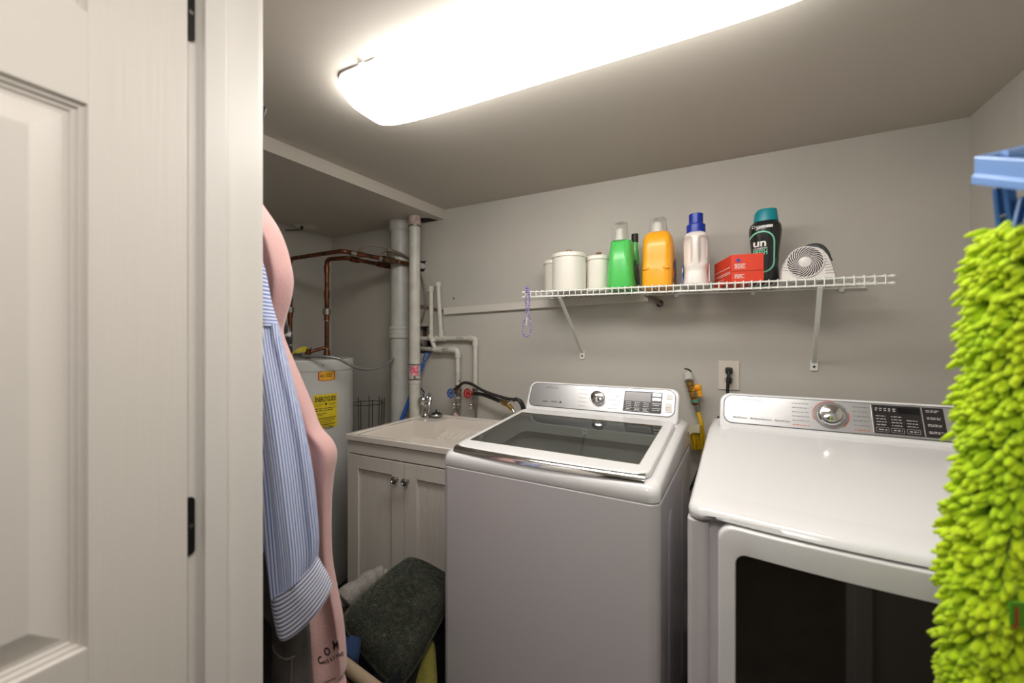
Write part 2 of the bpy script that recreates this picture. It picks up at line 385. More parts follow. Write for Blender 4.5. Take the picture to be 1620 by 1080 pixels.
collar((A0.x, A0.y, 1.46), (0, 0, 1), 0.02, 0.03, SOLDER, cpA, 'union_nut'); collar((A0.x, A0.y, 1.43), (0, 0, 1), 0.0145, 0.03, COPPER, cpA)
collar((A0.x, A0.y, 1.52), (0, 0, 1), 0.0142, 0.035, COPPER, cpA)
B0 = at(517, 409, 2.25)
cpB = thing('copper_pipe', 'lower dark copper pipe rising from the front of the heater top', 'pipe', (B0.x, B0.y, HT))
B1 = at(548, 408, 2.215); zB = 1.737
pB = [(B0.x, B0.y, HT-0.005), (B0.x, B0.y, zB), (B1.x, B1.y, zB), (at(618, 420, 2.44).x, at(618, 420, 2.44).y, zB-0.004)]
pipe(MB(), pB, 0.0115, 0.03).build('pipe', COPPER, cpB)
collar((B0.x, B0.y, 1.445), (0, 0, 1), 0.0215, 0.032, SOLDER, cpB, 'union_nut')
for z, l, m in ((1.412, 0.03, COPPER), (1.395, 0.008, SOLDER), (1.54, 0.045, COPPER), (1.68, 0.04, COPPER), (1.232, 0.022, SOLDER)): collar((B0.x, B0.y, z), (0, 0, 1), 0.0142, l, m, cpB)
MB().lathe([(0.02, HT), (0.02, HT+0.012), (0.0145, HT+0.035), (0.0145, HT+0.045)], (B0.x, B0.y, 0), 18).build('nipple', COPPER, cpB)
dB = (Vector(pB[3])-Vector(pB[2])).normalized()
for k in (0.05, 0.22): collar(Vector(pB[2])+dB*k, dB, 0.0165, 0.05, COPPER, cpB)
MB().cyl(Vector(pB[2])+dB*0.25, Vector(pB[2])+dB*0.31, 0.017, n=14).build('gate_valve', BRONZE, cpB)
# relief fitting between the pipes
T0 = at(487, 556, 2.2)
rl = thing('relief_fitting', 'short copper tee with a yellow tag on the heater top', 'pipe', (T0.x, T0.y, HT))
MB().cyl((T0.x, T0.y, HT-0.003), (T0.x, T0.y, HT+0.05), 0.016).build('stub', COPPER, rl)
MB().cyl((T0.x, T0.y, HT+0.05), (T0.x, T0.y, HT+0.058), 0.02).build('lever', SOLDER, rl)
MB().tube([(T0.x, T0.y, HT+0.03), (B0.x, B0.y, HT+0.058)], 0.0095).build('arm', COPPER, rl)
YEL = mat('yellow_tag', (196, 178, 40), 0.5, var=(30, (150, 134, 30), 0.5, 0.8))
P0 = at(486, 548, 2.17); P1 = at(462, 556, 2.1)
MB().grid(lambda i, j: P0.lerp(P1, i)+Vector((0, 0, 0.012*math.sin(PI*i)-0.03*j-0.008*i))+E2*(-0.02*j), 8, 3).build('tag', YEL, rl)

# thin tubing
TUBE = mat('brown_tubing', (126, 110, 96), 0.4)
tb = catmull([at(565, 401, 2.22), at(572, 392, 2.25), at(588, 387, 2.28), at(612, 392, 2.32), at(640, 404, 2.38), onY(652, 416, 1.93), onY(664, 432, 1.935), onY(671, 455, 1.935), onY(672, 485, 1.935), onY(668, 505, 1.935), onY(660, 517, 1.935)], 6)
tag(MB().tube(tb, 0.0055, 8).build('water_tube', TUBE), 'thin brown tube looping over the copper pipes and down behind the vent pipe', 'tube')
tb = catmull([at(604, 402, 2.3), at(610, 397, 2.3), at(622, 398, 2.33), at(645, 408, 2.4)], 6)
tag(MB().tube(tb, 0.004, 8).build('water_tube', TUBE), 'short thin tube above the copper gate valve', 'tube')
# painted pass-through cap at the wall
cp0 = onY(668, 420, 1.93)
cc = tag(MB().cyl((cp0.x-0.012, D-0.045, cp0.z), (cp0.x-0.012, D-0.0005, cp0.z), 0.019, n=20).build('pipe_cap', PVC), 'white pipe end at a broken wall hole by the vent pipe', 'pipe fitting')
MB().prism([(cp0.x-0.045, D-0.002, cp0.z+0.03), (cp0.x+0.016, D-0.002, cp0.z+0.032), (cp0.x+0.006, D-0.002, cp0.z+0.02), (cp0.x+0.004, D-0.002, cp0.z-0.022), (cp0.x-0.003, D-0.002, cp0.z-0.032), (cp0.x-0.045, D-0.002, cp0.z-0.03)], (0, 0.0015, 0)).build('hole', DARK, wall_back)

# cable and raceway
q0 = onY(660, 483, 1.935); q1 = onY(682, 487, 1.938); q2 = onY(706, 492.5, 1.938)
tag(MB().tube(catmull([q0-Vector((0.12, 0, -0.01)), q0, q1, q2], 6), 0.0065, 8).build('electric_cable', TUBE), 'brown cable running from behind the vent pipe into the raceway', 'cable')
RW = mat('raceway_plastic', (214, 208, 200), 0.45)
rw = thing('cable_raceway', 'long cream plastic raceway running along the wall under the shelf', 'raceway', (-0.83, D, 1.47))
def race(xa, xb, za_, zb_):
    m = MB(); P = []
    for x, z in ((xa, za_), (xb, zb_)):
        P.append([(x, D-0.0005, z-0.021), (x, D-0.018, z-0.021), (x, D-0.021, z-0.018), (x, D-0.021, z+0.015), (x, D-0.018, z+0.018), (x, D-0.0005, z+0.018)])
    return m.loft(P)
race(-1.402, -0.752, 1.457, 1.474).build('channel', RW, rw, smooth=False)
race(-0.750, -0.263, 1.474, 1.485).build('channel', RW, rw, smooth=False)
MB().box(-0.756, -0.746, D-0.0225, D, 1.452, 1.4935).build('joint_cover', RW, rw)
g0 = onY(1026, 467, D-0.012); g1 = onY(1044, 480, D-0.012)
tag(MB().tube([g0-Vector((0.02, 0, 0)), g0.lerp(g1, 0.4)+Vector((0, -0.006, 0)), g1, g1+Vector((0.004, 0.011, -0.002))], 0.009, 10).build('conduit', mat('grey_conduit', (128, 118, 110), 0.5)), 'short grey conduit entering the wall at the raceway end', 'conduit')

# ================================================================== water heater
HEAT = mat('heater_enamel', (206, 206, 203), 0.38, var=(5, (196, 196, 192), 0.4, 0.7))
wh = thing('water_heater', 'white cylindrical water heater in the corner with yellow labels', 'water heater', (HC[0], HC[1], 0))
MB().lathe([(HR-0.015, 0), (HR-0.004, 0.01), (HR-0.004, 0.05), (HR, 0.055), (HR, HT-0.055)], (HC[0], HC[1], 0), 64).build('tank_jacket', HEAT, wh)
MB().lathe([(HR+0.002, HT-0.06), (HR+0.004, HT-0.055), (HR+0.004, HT-0.012), (HR-0.001, HT-0.003), (HR-0.012, HT), (HR-0.03, HT-0.004), (0.0, HT-0.004)], (HC[0], HC[1], 0), 64).build('top_cap', HEAT, wh, ang=30)
def hcyl(u, v):                                   # angle and height where a sight line meets the jacket
    r = ray(u, v); ox, oy = -HC[0], -HC[1]; a = r.x**2+r.y**2; b = 2*(ox*r.x+oy*r.y); c = ox*ox+oy*oy-HR**2
    t = (-b-math.sqrt(b*b-4*a*c))/(2*a); p = O+r*t; return math.atan2(p.y-HC[1], p.x-HC[0]), p.z
aL, _ = hcyl(495, 640); aR, zT = hcyl(533, 621); _, zB_ = hcyl(525, 675)
aL, aR = sorted((aL, aR))
def hp(rr): return lambda a, z: Vector((HC[0]+rr*math.cos(a/HR), HC[1]+rr*math.sin(a/HR), z))
YLAB = mat('yellow_label', (232, 206, 40), 0.45)
lab = MB().grid(lambda i, j: hp(HR+0.001)((aL+(aR-aL)*i)*HR, zB_+(zT-zB_)*j), 10, 1).build('energy_label', YLAB, wh)
tag(lab, 'yellow energy guide label')
tx_ = MB(); f2 = hp(HR+0.0016); sa, sb = aL*HR, aR*HR; mid = (sa+sb)/2; wd = sb-sa; hh = zT-zB_
put_text(tx_, 'ENERGYGUIDE', f2, 0.034, mid, zT-0.036, width=wd*0.86, bold=True)
tx_.add([f2(mid-0.008, zT-0.045), f2(mid+0.008, zT-0.045), f2(mid, zT-0.058)], [(0, 1, 2)])
def lines(mb, f, x0, x1, y0, y1, n, h, rnd):
    for k in range(n):
        y = y1-(y1-y0)*(k+0.5)/n; x = x0
        xe = x0+(x1-x0)*(rnd.uniform(0.7, 1.0) if k % 3 else 1)
        while x < xe:
            l = rnd.uniform(0.25, 0.9)*h*6; x2 = min(x+l, xe)
            mb.add([f(x, y-h/2), f(x2, y-h/2), f(x2, y+h/2), f(x, y+h/2)], [(0, 1, 2, 3)]); x = x2+h*0.9
rnd = random.Random(3)
lines(tx_, f2, sa+0.008, sa+wd*0.4, zT-0.060, zT-0.045, 2, 0.0022, rnd); lines(tx_, f2, sa+wd*0.62, sb-0.008, zT-0.060, zT-0.045, 2, 0.0022, rnd)
lines(tx_, f2, sa+0.008, sb-0.010, zT-0.085, zT-0.066, 2, 0.0036, rnd); lines(tx_, f2, sa+0.008, sa+wd*0.5, zT-0.108, zT-0.092, 2, 0.003, rnd)
tx_.add([f2(sa+0.004+(sb-sa-0.008)*i/8, zT-0.118-dz) for dz in (0, 0.003) for i in range(9)], [(i, i+1, i+10, i+9) for i in range(8)])
lines(tx_, f2, sa+0.010, sb-0.014, zT-0.155, zT-0.122, 4, 0.0028, rnd); lines(tx_, f2, sa+0.016, sb-0.02, zT-0.178, zT-0.164, 2, 0.0034, rnd)
lines(tx_, f2, sa+0.02, sb-0.02, zB_+0.006, zB_+0.02, 2, 0.0026, rnd)
tx_.build('lettering', INK, lab, smooth=False)
bL, zU = hcyl(503, 587); bR, zD = hcyl(530, 601)
OR = mat('orange_label', (236, 174, 48), 0.45); RED = mat('label_red', (190, 60, 30), 0.5)
def hexa(k, f):
    sx0, sx1 = bL*HR, bR*HR; m_ = (sx0+sx1)/2; hw, hh_ = (sx1-sx0)/2*k, (zU-zD)/2*k; zc = (zU+zD)/2; n = 8; top = []; bot = []
    for i in range(n+1):
        s = -1+2*i/n; e = hh_*(1-0.25*max(0, abs(s)-0.55)/0.45) if abs(s) > 0.55 else hh_
        top.append(f(m_+hw*s, zc+e)); bot.append(f(m_+hw*s, zc-e))
    mb = MB(); mb.add(bot+top, [(i, i+1, n+2+i, n+1+i) for i in range(n)]); return mb, m_, zc
rl_, mx, mz = hexa(1.0, hp(HR+0.001)); rl_ = rl_.build('rating_label', RED, wh); tag(rl_, 'small orange hexagonal rating sticker')
hexa(0.88, hp(HR+0.0014))[0].build('orange_field', OR, rl_)
t2 = MB(); f3 = hp(HR+0.0019)
put_text(t2, '40 ', f3, 0.024, bL*HR+0.018 if bL < bR else bR*HR+0.018, mz-0.008)
lines(t2, f3, mx-0.008, mx+0.03, mz-0.008, mz+0.012, 4, 0.0022, rnd); t2.build('lettering', INK, rl_, smooth=False)
p = hcyl(511, 577); q = hp(HR+0.004)(p[0]*HR, p[1])
MB().sphere(q, 0.0045).build('screw', CHROME2, wh)
# flexible conduit from the heater top
CON = mat('flex_conduit', (150, 152, 152), 0.35, 0.5)
pts = [at(466, 562, 1.98), at(490, 563.5, 1.97), at(515, 564, 1.97), at(535, 567, 1.99), at(550, 575, 2.02), at(566, 582, 2.08), at(580, 584, 2.15), at(596, 582, 2.22), at(612, 574, 2.3), at(624, 567, 2.4)]
cf = tag(MB().tube(catmull(pts, 6), 0.0075, 10).build('flexible_conduit', CON), 'grey flexible conduit sagging from the heater top to the drain stack', 'conduit')
MB().cyl(pts[0], pts[0].lerp(pts[1], 0.6), 0.012, n=12).build('connector', CHROME2, cf)

# soffit plate with its wire
pl0 = onZ(484, 357, zb)
pt = thing('ceiling_plate', 'small cream junction plate on the low ceiling over the heater', 'cover plate', (pl0.x, pl0.y, zb))
pq = [onZ(466, 355, zb), onZ(495, 355.5, zb), onZ(502, 360.5, zb), onZ(474, 360.5, zb)]
MB().prism([Vector((q.x, q.y, zb-0.0005)) for q in pq], (0, 0, -0.006)).build('plate', RW, pt)
MB().cyl((pl0.x-0.01, pl0.y-0.02, zb-0.006), (pl0.x-0.01, pl0.y-0.02, zb-0.024), 0.008).build('plug', RUBBER, pt)
wq = Vector((pl0.x-0.01, pl0.y-0.02, zb-0.028))
tag(MB().tube([wq, wq+E1*-0.06+Vector((0, 0, -0.003)), wq+E1*-0.25+Vector((0, 0, -0.004)), (-2.34, 0.98, 1.965)], 0.003, 8).build('power_cord', RUBBER), 'thin black cord running from the ceiling plate', 'cord')

# wire garden cage behind the sink
CY = 1.83; cg = onY(582, 660, CY); CW = mat('dark_wire', (70, 72, 70), 0.4, 0.8)
cage = thing('wire_cage', 'round dark wire cage standing between heater and drain stack', 'wire cage', (cg.x, CY, 0))
R1 = 0.096; zc1 = onY(582, 640, CY-0.05).z; ztop = onY(582, 632, CY-0.05).z
for zq, rq in ((zc1, R1), (0.62, R1-0.01), (0.3, R1-0.02)):
    MB().tube([(cg.x+rq*math.cos(2*PI*i/28), CY+rq*math.sin(2*PI*i/28), zq) for i in range(28)], 0.0022, 6, closed=True).build('hoop', CW, cage)
for i in range(9):
    a = 2*PI*i/9+0.2
    MB().tube([(cg.x+(R1+0.002)*math.cos(a), CY+(R1+0.002)*math.sin(a), ztop), (cg.x+(R1-0.025)*math.cos(a), CY+(R1-0.025)*math.sin(a), 0.0)], 0.0022, 6).build('upright', CW, cage)

# blue broom handle behind the vent pipe
BLUEP = mat('blue_plastic', (40, 92, 178), 0.35)
h0 = onY(676, 558, 1.925); h1 = onY(636, 662, 1.808); dd = (h1-h0); hb = h0+dd*(h0.z/(h0.z-h1.z))
bro = thing('broom_handle', 'blue plastic handle leaning behind the vent pipe', 'handle', (hb.x, hb.y, 0.0))
fa = h0+dd*0.17
MB().tube([fa, hb+Vector((0, 0, 0.01))], 0.011, 12).build('shaft', BLUEP, bro)
MB().tube([fa, h0+dd*0.1+E1*0.012, h0+E1*0.014, h0-E1*0.012, h0+dd*0.1-E1*0.008], 0.005, 8, closed=True).build('hanging_loop', BLUEP, bro)

# ================================================================== supply pipes
def onp(u, v, y): return onY(u, v, y)
def fit(mb, p, d, r, l): p, d = Vector(p), Vector(d).normalized(); mb.cyl(p-d*l/2, p+d*l/2, r, n=18)
yc = 1.925
cs = thing('water_supply_pipe', 'white supply pipe marked COLD with capped riser above the sink', 'pipe', (onp(752, 535, yc).x, yc, 0.9))
L0 = onp(655, 536.5, yc); K0 = onp(752, 535, yc); K1 = onp(752, 622, yc); zc_ = K0.z; K1.x = K0.x
m_ = MB(); pipe(m_, [(L0.x, yc, zc_-0.0), (K0.x, yc, zc_), (K0.x, yc, K1.z-0.03)], 0.0125, 0.02); m_.build('pipe', PVCR, cs)
R0 = onp(698, 532, yc); Rt = onp(694, 450, yc)
MB().tube([(R0.x, yc, zc_), (Rt.x, yc-0.005, Rt.z)], 0.0125, 16).build('riser', PVCR, cs)
c_ = MB(); fit(c_, (Rt.x, yc-0.005, Rt.z), (0, 0, 1), 0.0165, 0.028); c_.build('cap', PVCR, cs)
c_ = MB(); fit(c_, (R0.x, yc, zc_), (1, 0, 0), 0.0175, 0.065); fit(c_, (R0.x, yc, zc_+0.022), (0, 0, 1), 0.0175, 0.035); c_.build('tee', PVCR, cs)
c_ = MB(); fit(c_, (K0.x-0.03, yc, zc_), (1, 0, 0), 0.017, 0.026); fit(c_, (K0.x, yc, zc_-0.03), (0, 0, 1), 0.017, 0.026); c_.tube(elbowed([(K0.x-0.04, yc, zc_), (K0.x, yc, zc_), (K0.x, yc, zc_-0.04)], 0.03), 0.0155, 16); c_.build('elbow', PVCR, cs)
tt = MB(); put_text(tt, 'COLD', lambda x, z: Vector((x, yc-0.0128, z)), 0.017, onp(729, 534, yc).x, zc_-0.004); tt.build('lettering', INK, cs, smooth=False)
yh = 1.908
J0 = onp(724, 553, yh); J1 = onp(729, 640, yh); Q0 = onp(690, 549, yh); zh = J0.z
hs = thing('water_supply_pipe', 'white supply pipe marked HOT with capped riser above the sink', 'pipe', (J0.x, yh, 0.9))
Lh = onp(664, 552, 1.96)
pipe(MB(), [(Lh.x, 1.97, zh+0.004), (Q0.x, yh, zh), (J0.x, yh, zh), (J0.x+0.004, yh, J1.z)], 0.0125, 0.02).build('pipe', PVCR, hs)
U0 = onp(682, 536, yh); Ut = onp(684, 457, yh)
MB().tube([(Q0.x-0.004, yh, zh), (U0.x, yh, U0.z+0.0), (U0.x+0.001, yh, U0.z+0.04), (Ut.x-0.005, yh-0.005, Ut.z)], 0.0125, 16).build('riser', PVCR, hs)
c_ = MB(); fit(c_, (Ut.x-0.005, yh-0.005, Ut.z), (0, 0, 1), 0.0165, 0.028); c_.build('cap', PVCR, hs)
c_ = MB(); fit(c_, (Q0.x+0.012, yh, zh), (1, 0, 0), 0.0172, 0.05); fit(c_, (U0.x+0.006, yh, U0.z+0.0), (-0.4, 0, 0.6), 0.0165, 0.05); c_.build('tee', PVCR, hs)
c_ = MB(); fit(c_, (J0.x-0.03, yh, zh), (1, 0, 0), 0.017, 0.026); fit(c_, (J0.x+0.001, yh, zh-0.032), (0, 0, 1), 0.017, 0.026); c_.tube(elbowed([(J0.x-0.04, yh, zh), (J0.x, yh, zh), (J0.x, yh, zh-0.04)], 0.03), 0.0155, 16); c_.build('elbow', PVCR, hs)
tt = MB(); put_text(tt, 'HOT', lambda x, z: Vector((x, yh-0.0128, z)), 0.020, onp(706, 551, yh).x, zh-0.005); tt.build('lettering', INK, hs, smooth=False)
PEEL = mat('peeling_pipe', (196, 194, 186), 0.5, var=(55, (66, 62, 58), 0.52, 0.6))
pz = onp(728, 597, yh).z
MB().lathe([(0.0129, pz-0.03), (0.0133, pz-0.028), (0.0133, pz+0.035), (0.0129, pz+0.036)], (J0.x+0.0025, yh, 0), 16).build('worn_sleeve', PEEL, hs)
# spigot valves with spoked wheels
def wheel(c, nrm, R, m, par, name='hand_wheel'):
    n_ = Vector(nrm).normalized(); a = n_.orthogonal().normalized(); b = n_.cross(a); c = Vector(c); mb = MB()
    pts = []
    for i in range(48):
        t = 2*PI*i/48; rr = R*(1+0.07*math.cos(8*t)); pts.append(c+(a*math.cos(t)+b*math.sin(t))*rr)
    mb.tube(pts, R*0.2, 8, closed=True)
    for i in range(8):
        t = 2*PI*i/8; mb.cyl(c, c+(a*math.cos(t)+b*math.sin(t))*R*0.95, R*0.11, n=6)
    mb.cyl(c-n_*0.006, c+n_*0.005, R*0.34, n=12)
    return mb.build(name, m, par)
WBL = mat('blue_wheel', (58, 92, 156), 0.4); WRD = mat('red_wheel', (172, 28, 40), 0.35)
def spigot(name, label, wu, wv, pu, pv, y, m, px_):
    wc = onY(wu, wv, y-0.065); pc = Vector((px_, y, onY(pu, pv, y).z))
    s = thing(name, label, 'valve', (pc.x, pc.y, pc.z-0.02))
    wheel(wc, (-0.15, -0.9, 0.05), 0.0225, m, s)
    body = MB(); body.tube([wc, wc.lerp(pc, 0.5), pc], 0.0085, 10); body.cyl(wc.lerp(pc, 0.35), wc.lerp(pc, 0.75), 0.013, n=10); body.build('stem', BRASS, s)
    b2 = MB(); b2.cyl((pc.x, pc.y, pc.z-0.035), (pc.x, pc.y, pc.z+0.03), 0.0168, n=18).sphere((pc.x, pc.y, pc.z), 0.021); b2.build('body', CHROME2, s); return s
spigot('spigot', 'spigot with blue spoked wheel on the hot supply pipe', 713, 622, 728, 617, yh, WBL, J0.x+0.004)
spigot('spigot', 'spigot with red spoked wheel on the cold supply pipe', 739.5, 622, 752, 622, yc, WRD, K0.x)
for (u, pxx, yy, lb) in ((728, J0.x+0.004, yh, 'small chrome stop valve below the hot supply pipe'), (750, K0.x, yc, 'small chrome stop valve below the cold supply pipe')):
    zt_ = onY(u, 630, yy).z; s = thing('stop_valve', lb, 'valve', (pxx, yy, zt_-0.12))
    MB().cyl((pxx, yy, zt_), (pxx, yy, zt_-0.03), 0.017, 0.0135, n=16).cyl((pxx, yy, zt_-0.03), (pxx, yy, zt_-0.06), 0.011, n=12).build('body', CHROME2, s)
    MB().sphere((pxx-0.016, yy-0.022, zt_-0.04), 0.014, sc=(0.7, 0.6, 1.2)).build('handle', CHROME, s)
    MB().tube(catmull([(pxx, yy, zt_-0.06), (pxx+0.002, yy, zt_-0.09), (pxx-0.003, yy+0.004, zt_-0.16)], 5), 0.006, 8).build('supply_tube', CHROME2, s)
    if u == 728: MB().obox((pxx-0.008, yy-0.008, zt_-0.095), (0.011, 0, -0.009), (0.003, -0.008, 0.003), (0.006, 0, 0.007)).build('paper_tag', mat('pink_paper', (222, 190, 190), 0.6), s)
# washer hoses
HOSE = mat('black_hose', (40, 39, 38), 0.42)
k0 = Vector((J0.x+0.004, yh-0.012, onY(728, 616, yh).z))
h1p = [k0+Vector((-0.012, -0.01, 0.0)), onY(727, 610, 1.875), onY(733, 605.5, 1.865), onY(745, 607, 1.86), onY(765, 618, 1.855), onY(785, 625.5, 1.855), onY(805, 631, 1.855), onY(822, 633, 1.855), onY(828, 642, 1.86), onY(832, 660, 1.87)]
h = tag(MB().tube(catmull(h1p, 6), 0.0085, 10).build('washer_hose', HOSE), 'black rubber hose arching over from the spigot with the blue wheel', 'hose')
k1 = Vector((K0.x, yc-0.014, onY(754, 622, yc).z))
h2p = [k1, onY(764, 624, 1.88), onY(778, 629, 1.875), onY(790, 634, 1.87), onY(797, 636, 1.868)]
h = tag(MB().tube(catmull(h2p, 6), 0.0105, 10).build('washer_hose', HOSE), 'lower black rubber hose ending in a brass fitting', 'hose')
e0, e1 = onY(796, 636, 1.868), onY(808, 641, 1.86); e2 = onY(811, 648, 1.855); e3 = onY(803, 636, 1.85); e4 = onY(810, 633.5, 1.85)
MB().cyl(h2p[-1]-(e1-e0).normalized()*0.02, h2p[-1], 0.0125, n=14).build('ferrule', CHROME2, h)
MB().cyl(e0, e0.lerp(e1, 0.55), 0.0165, n=8).cyl(e0.lerp(e1, 0.5), e2, 0.011, n=12).build('brass_coupling', BRASS, h)
MB().tube([e0.lerp(e1, 0.6), e3+Vector((0.02, 0, 0.004)), e4+Vector((0.01, 0, 0))], 0.009, 12).cyl(e2, e2+(e2-e1)*0.6, 0.0105, n=12).build('chrome_branch', CHROME, h)
h3p = [e4+Vector((0.005, 0, 0)), onY(817, 631, 1.85), onY(823, 636, 1.85), onY(827, 646, 1.855), onY(829, 665, 1.86)]
tag(MB().tube(catmull(h3p, 6), 0.009, 10).build('washer_hose', HOSE), 'short black hose curling down behind the washer console', 'hose')

# ================================================================== outlet, gas line
o0, o1 = onY(1136, 570, D), onY(1170, 617, D)
xo = (o0.x+o1.x)/2; zo = (o0.z+o1.z)/2; IV = mat('ivory_plastic', (224, 214, 202), 0.4)
out = thing('wall_outlet', 'ivory wall outlet with a plug above the dryer', 'outlet', (xo, D, zo))
MB().box(xo-0.0395, xo+0.0395, D-0.007, D-0.0005, zo-0.0615, zo+0.0615).build('cover_plate', IV, out, bevel=0.003)
for dz in (0.0215, -0.0205):
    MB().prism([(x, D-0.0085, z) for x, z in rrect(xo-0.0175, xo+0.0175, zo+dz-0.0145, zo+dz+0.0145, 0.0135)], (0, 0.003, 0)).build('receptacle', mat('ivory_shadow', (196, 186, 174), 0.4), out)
crd = thing('power_cord', 'black plug and cord hanging from the wall outlet', 'cord', (xo, D-0.02, zo-0.1))
MB().box(xo-0.013, xo+0.013, D-0.038, D-0.009, zo+0.007, zo+0.034).build('plug', RUBBER, crd, bevel=0.005)
MB().box(xo-0.011, xo+0.011, D-0.036, D-0.009, zo-0.033, zo-0.008).build('plug', RUBBER, crd, bevel=0.005)
MB().tube(catmull([(xo, D-0.036, zo+0.018), (xo-0.003, D-0.041, zo-0.01), (xo-0.005, D-0.04, zo-0.05), (xo-0.007, D-0.036, zo-0.1), (xo-0.03, D-0.034, zo-0.17), onY(1136, 662, 1.915), onY(1125, 686, 1.90), onY(1098, 762, 1.87), onY(1085, 780, 1.85), onY(1075, 800, 1.84), onY(1070, 870, 1.85)], 6), 0.0062, 10).build('cord', RUBBER, crd)

g = onY(1089, 592, D)
gas = thing('gas_valve', 'brass gas valve with yellow lever on a stub from the wall', 'valve', (g.x, D, g.z))
gp = [onY(1089, 592, D-0.004), onY(1090, 603, D-0.03), onY(1094, 612, D-0.04), onY(1101, 640, D-0.045)]
MB().tube(gp[:2], 0.0185, 16).build('stub_pipe', PVC, gas)
MB().tube([(g.x-0.012+0.026*math.cos(t), D-0.001, g.z+0.003+0.022*math.sin(t)) for t in (0.2, 0.7, 1.2, 1.7)], 0.003, 6).build('wall_gap', DARK, gas)
gd = (gp[3]-gp[1]).normalized(); gm = MB(); gl = (gp[3]-gp[1]).length
prof = [(0.011, 0), (0.016, 0.05), (0.017, 0.2), (0.013, 0.24), (0.0155, 0.3), (0.0165, 0.42), (0.0135, 0.46), (0.0155, 0.5), (0.017, 0.7), (0.0145, 0.74), (0.018, 0.78), (0.018, 0.96), (0.012, 1.0)]
ga = gd.orthogonal().normalized(); gb = gd.cross(ga); frm = (ga, gb, gd)
gm.lathe([(r, z*gl) for r, z in prof], gp[1], 8, frame=frm); gm.build('body', BRASS, gas, smooth=False)
MB().lathe([(0.0183, 0), (0.0183, 0.010)], gp[1]+gd*(gl*0.8), 16, frame=frm).build('thread_tape', mat('teal_tape', (60, 130, 118), 0.5), gas)
lv = onY(1104, 613, D-0.06); lv2 = onY(1108, 624, D-0.06); ORY = mat('gas_lever_yellow', (236, 160, 20), 0.4)
MB().sphere(lv, 0.016, sc=(1, 0.7, 1)).obox(lv.lerp(lv2, 0.8), (0.009, 0, 0), (0, 0.007, 0), (0.0025, 0, -0.014)).cyl(lv, gp[2].lerp(gp[3], 0.25), 0.007).build('lever', ORY, gas, bevel=0.002)
GY = mat('yellow_hose', (226, 180, 20), 0.4)
hz = thing('gas_hose', 'yellow corrugated gas hose with a crumpled yellow tag behind the dryer', 'hose', (gp[3].x, gp[3].y, gp[3].z-0.2))
n0 = gp[3]; n1 = onY(1104.5, 651, D-0.047)
MB().cyl(n0, n1, 0.0115, n=6).build('hose_nut', CHROME2, hz, smooth=False)
path = catmull([n1, onY(1108, 664, D-0.05), onY(1111, 680, D-0.052), onY(1112, 700, D-0.055), onY(1112, 730, D-0.055), onY(1112, 800, D-0.055)], 16)
MB().tube(path, lambda t: 0.0085+0.0013*math.sin(t*PI*2*40), 12).build('hose', GY, hz)
tg = MB(); TAGY = mat('yellow_film', (204, 170, 24), 0.4, var=(40, (140, 110, 14), 0.45, 0.75, (1, 1, 0.15)))
ta, tb_, tc_, td = onY(1090, 676, D-0.05), onY(1112, 671, D-0.065), onY(1115, 708, D-0.07), onY(1095, 711, D-0.055)
def tagf(off): return lambda i, j: (ta.lerp(tb_, i)).lerp(td.lerp(tc_, i), j)+Vector((0, off+0.006*math.sin(i*PI*7)*(0.3+j), 0))
tg.grid(tagf(-0.012), 28, 6).grid(tagf(0.02), 28, 6).build('tag_sleeve', TAGY, hz)
tl = [onY(1085, 679, D-0.075), onY(1097, 672, D-0.08), onY(1107, 671, D-0.085), onY(1107, 685, D-0.085), onY(1096, 684, D-0.08), onY(1089, 690, D-0.075)]
MB().prism(tl, (0, 0.0012, 0)).build('paper_label', mat('cream_paper', (214, 204, 176), 0.6), hz)

# ================================================================== sink cabinet
CABW = mat('cabinet_paint', (214, 207, 198), 0.42, bump=(40, 0.05))
CX0, CX1, CY0, CY1, CT = -1.492, -0.838, 1.338, 1.90, 0.835
cab = thing('sink_cabinet', 'cream two-door cabinet under the laundry sink', 'cabinet', ((CX0+CX1)/2, (CY0+CY1)/2, 0))
m_ = MB().box(CX0, CX0+0.016, CY0, CY1, 0.0, CT).box(CX1-0.016, CX1, CY0, CY1, 0, CT).box(CX0+0.016, CX1-0.016, CY1-0.01, CY1, 0, CT).box(CX0+0.016, CX1-0.016, CY0+0.004, CY1-0.01, 0.09, 0.106).box(CX0+0.016, CX1-0.016, CY0+0.05, CY0+0.065, 0, 0.09)
m_.build('carcass', CABW, cab, smooth=False)
def vgroove_board(x0, x1, z0, z1, y, pitch=0.0105, dep=0.002):
    n = max(1, round((x1-x0)/pitch)); pts = []
    for i in range(n):
        a = x0+(x1-x0)*i/n; b = x0+(x1-x0)*(i+1)/n
        pts += [(a, y+dep), (a+0.0012, y), (b-0.0012, y)]
    pts.append((x1, y+dep))
    m = MB(); m.loft([[(p[0], p[1], z0) for p in pts], [(p[0], p[1], z1) for p in pts]], False, False, closed=False); return m
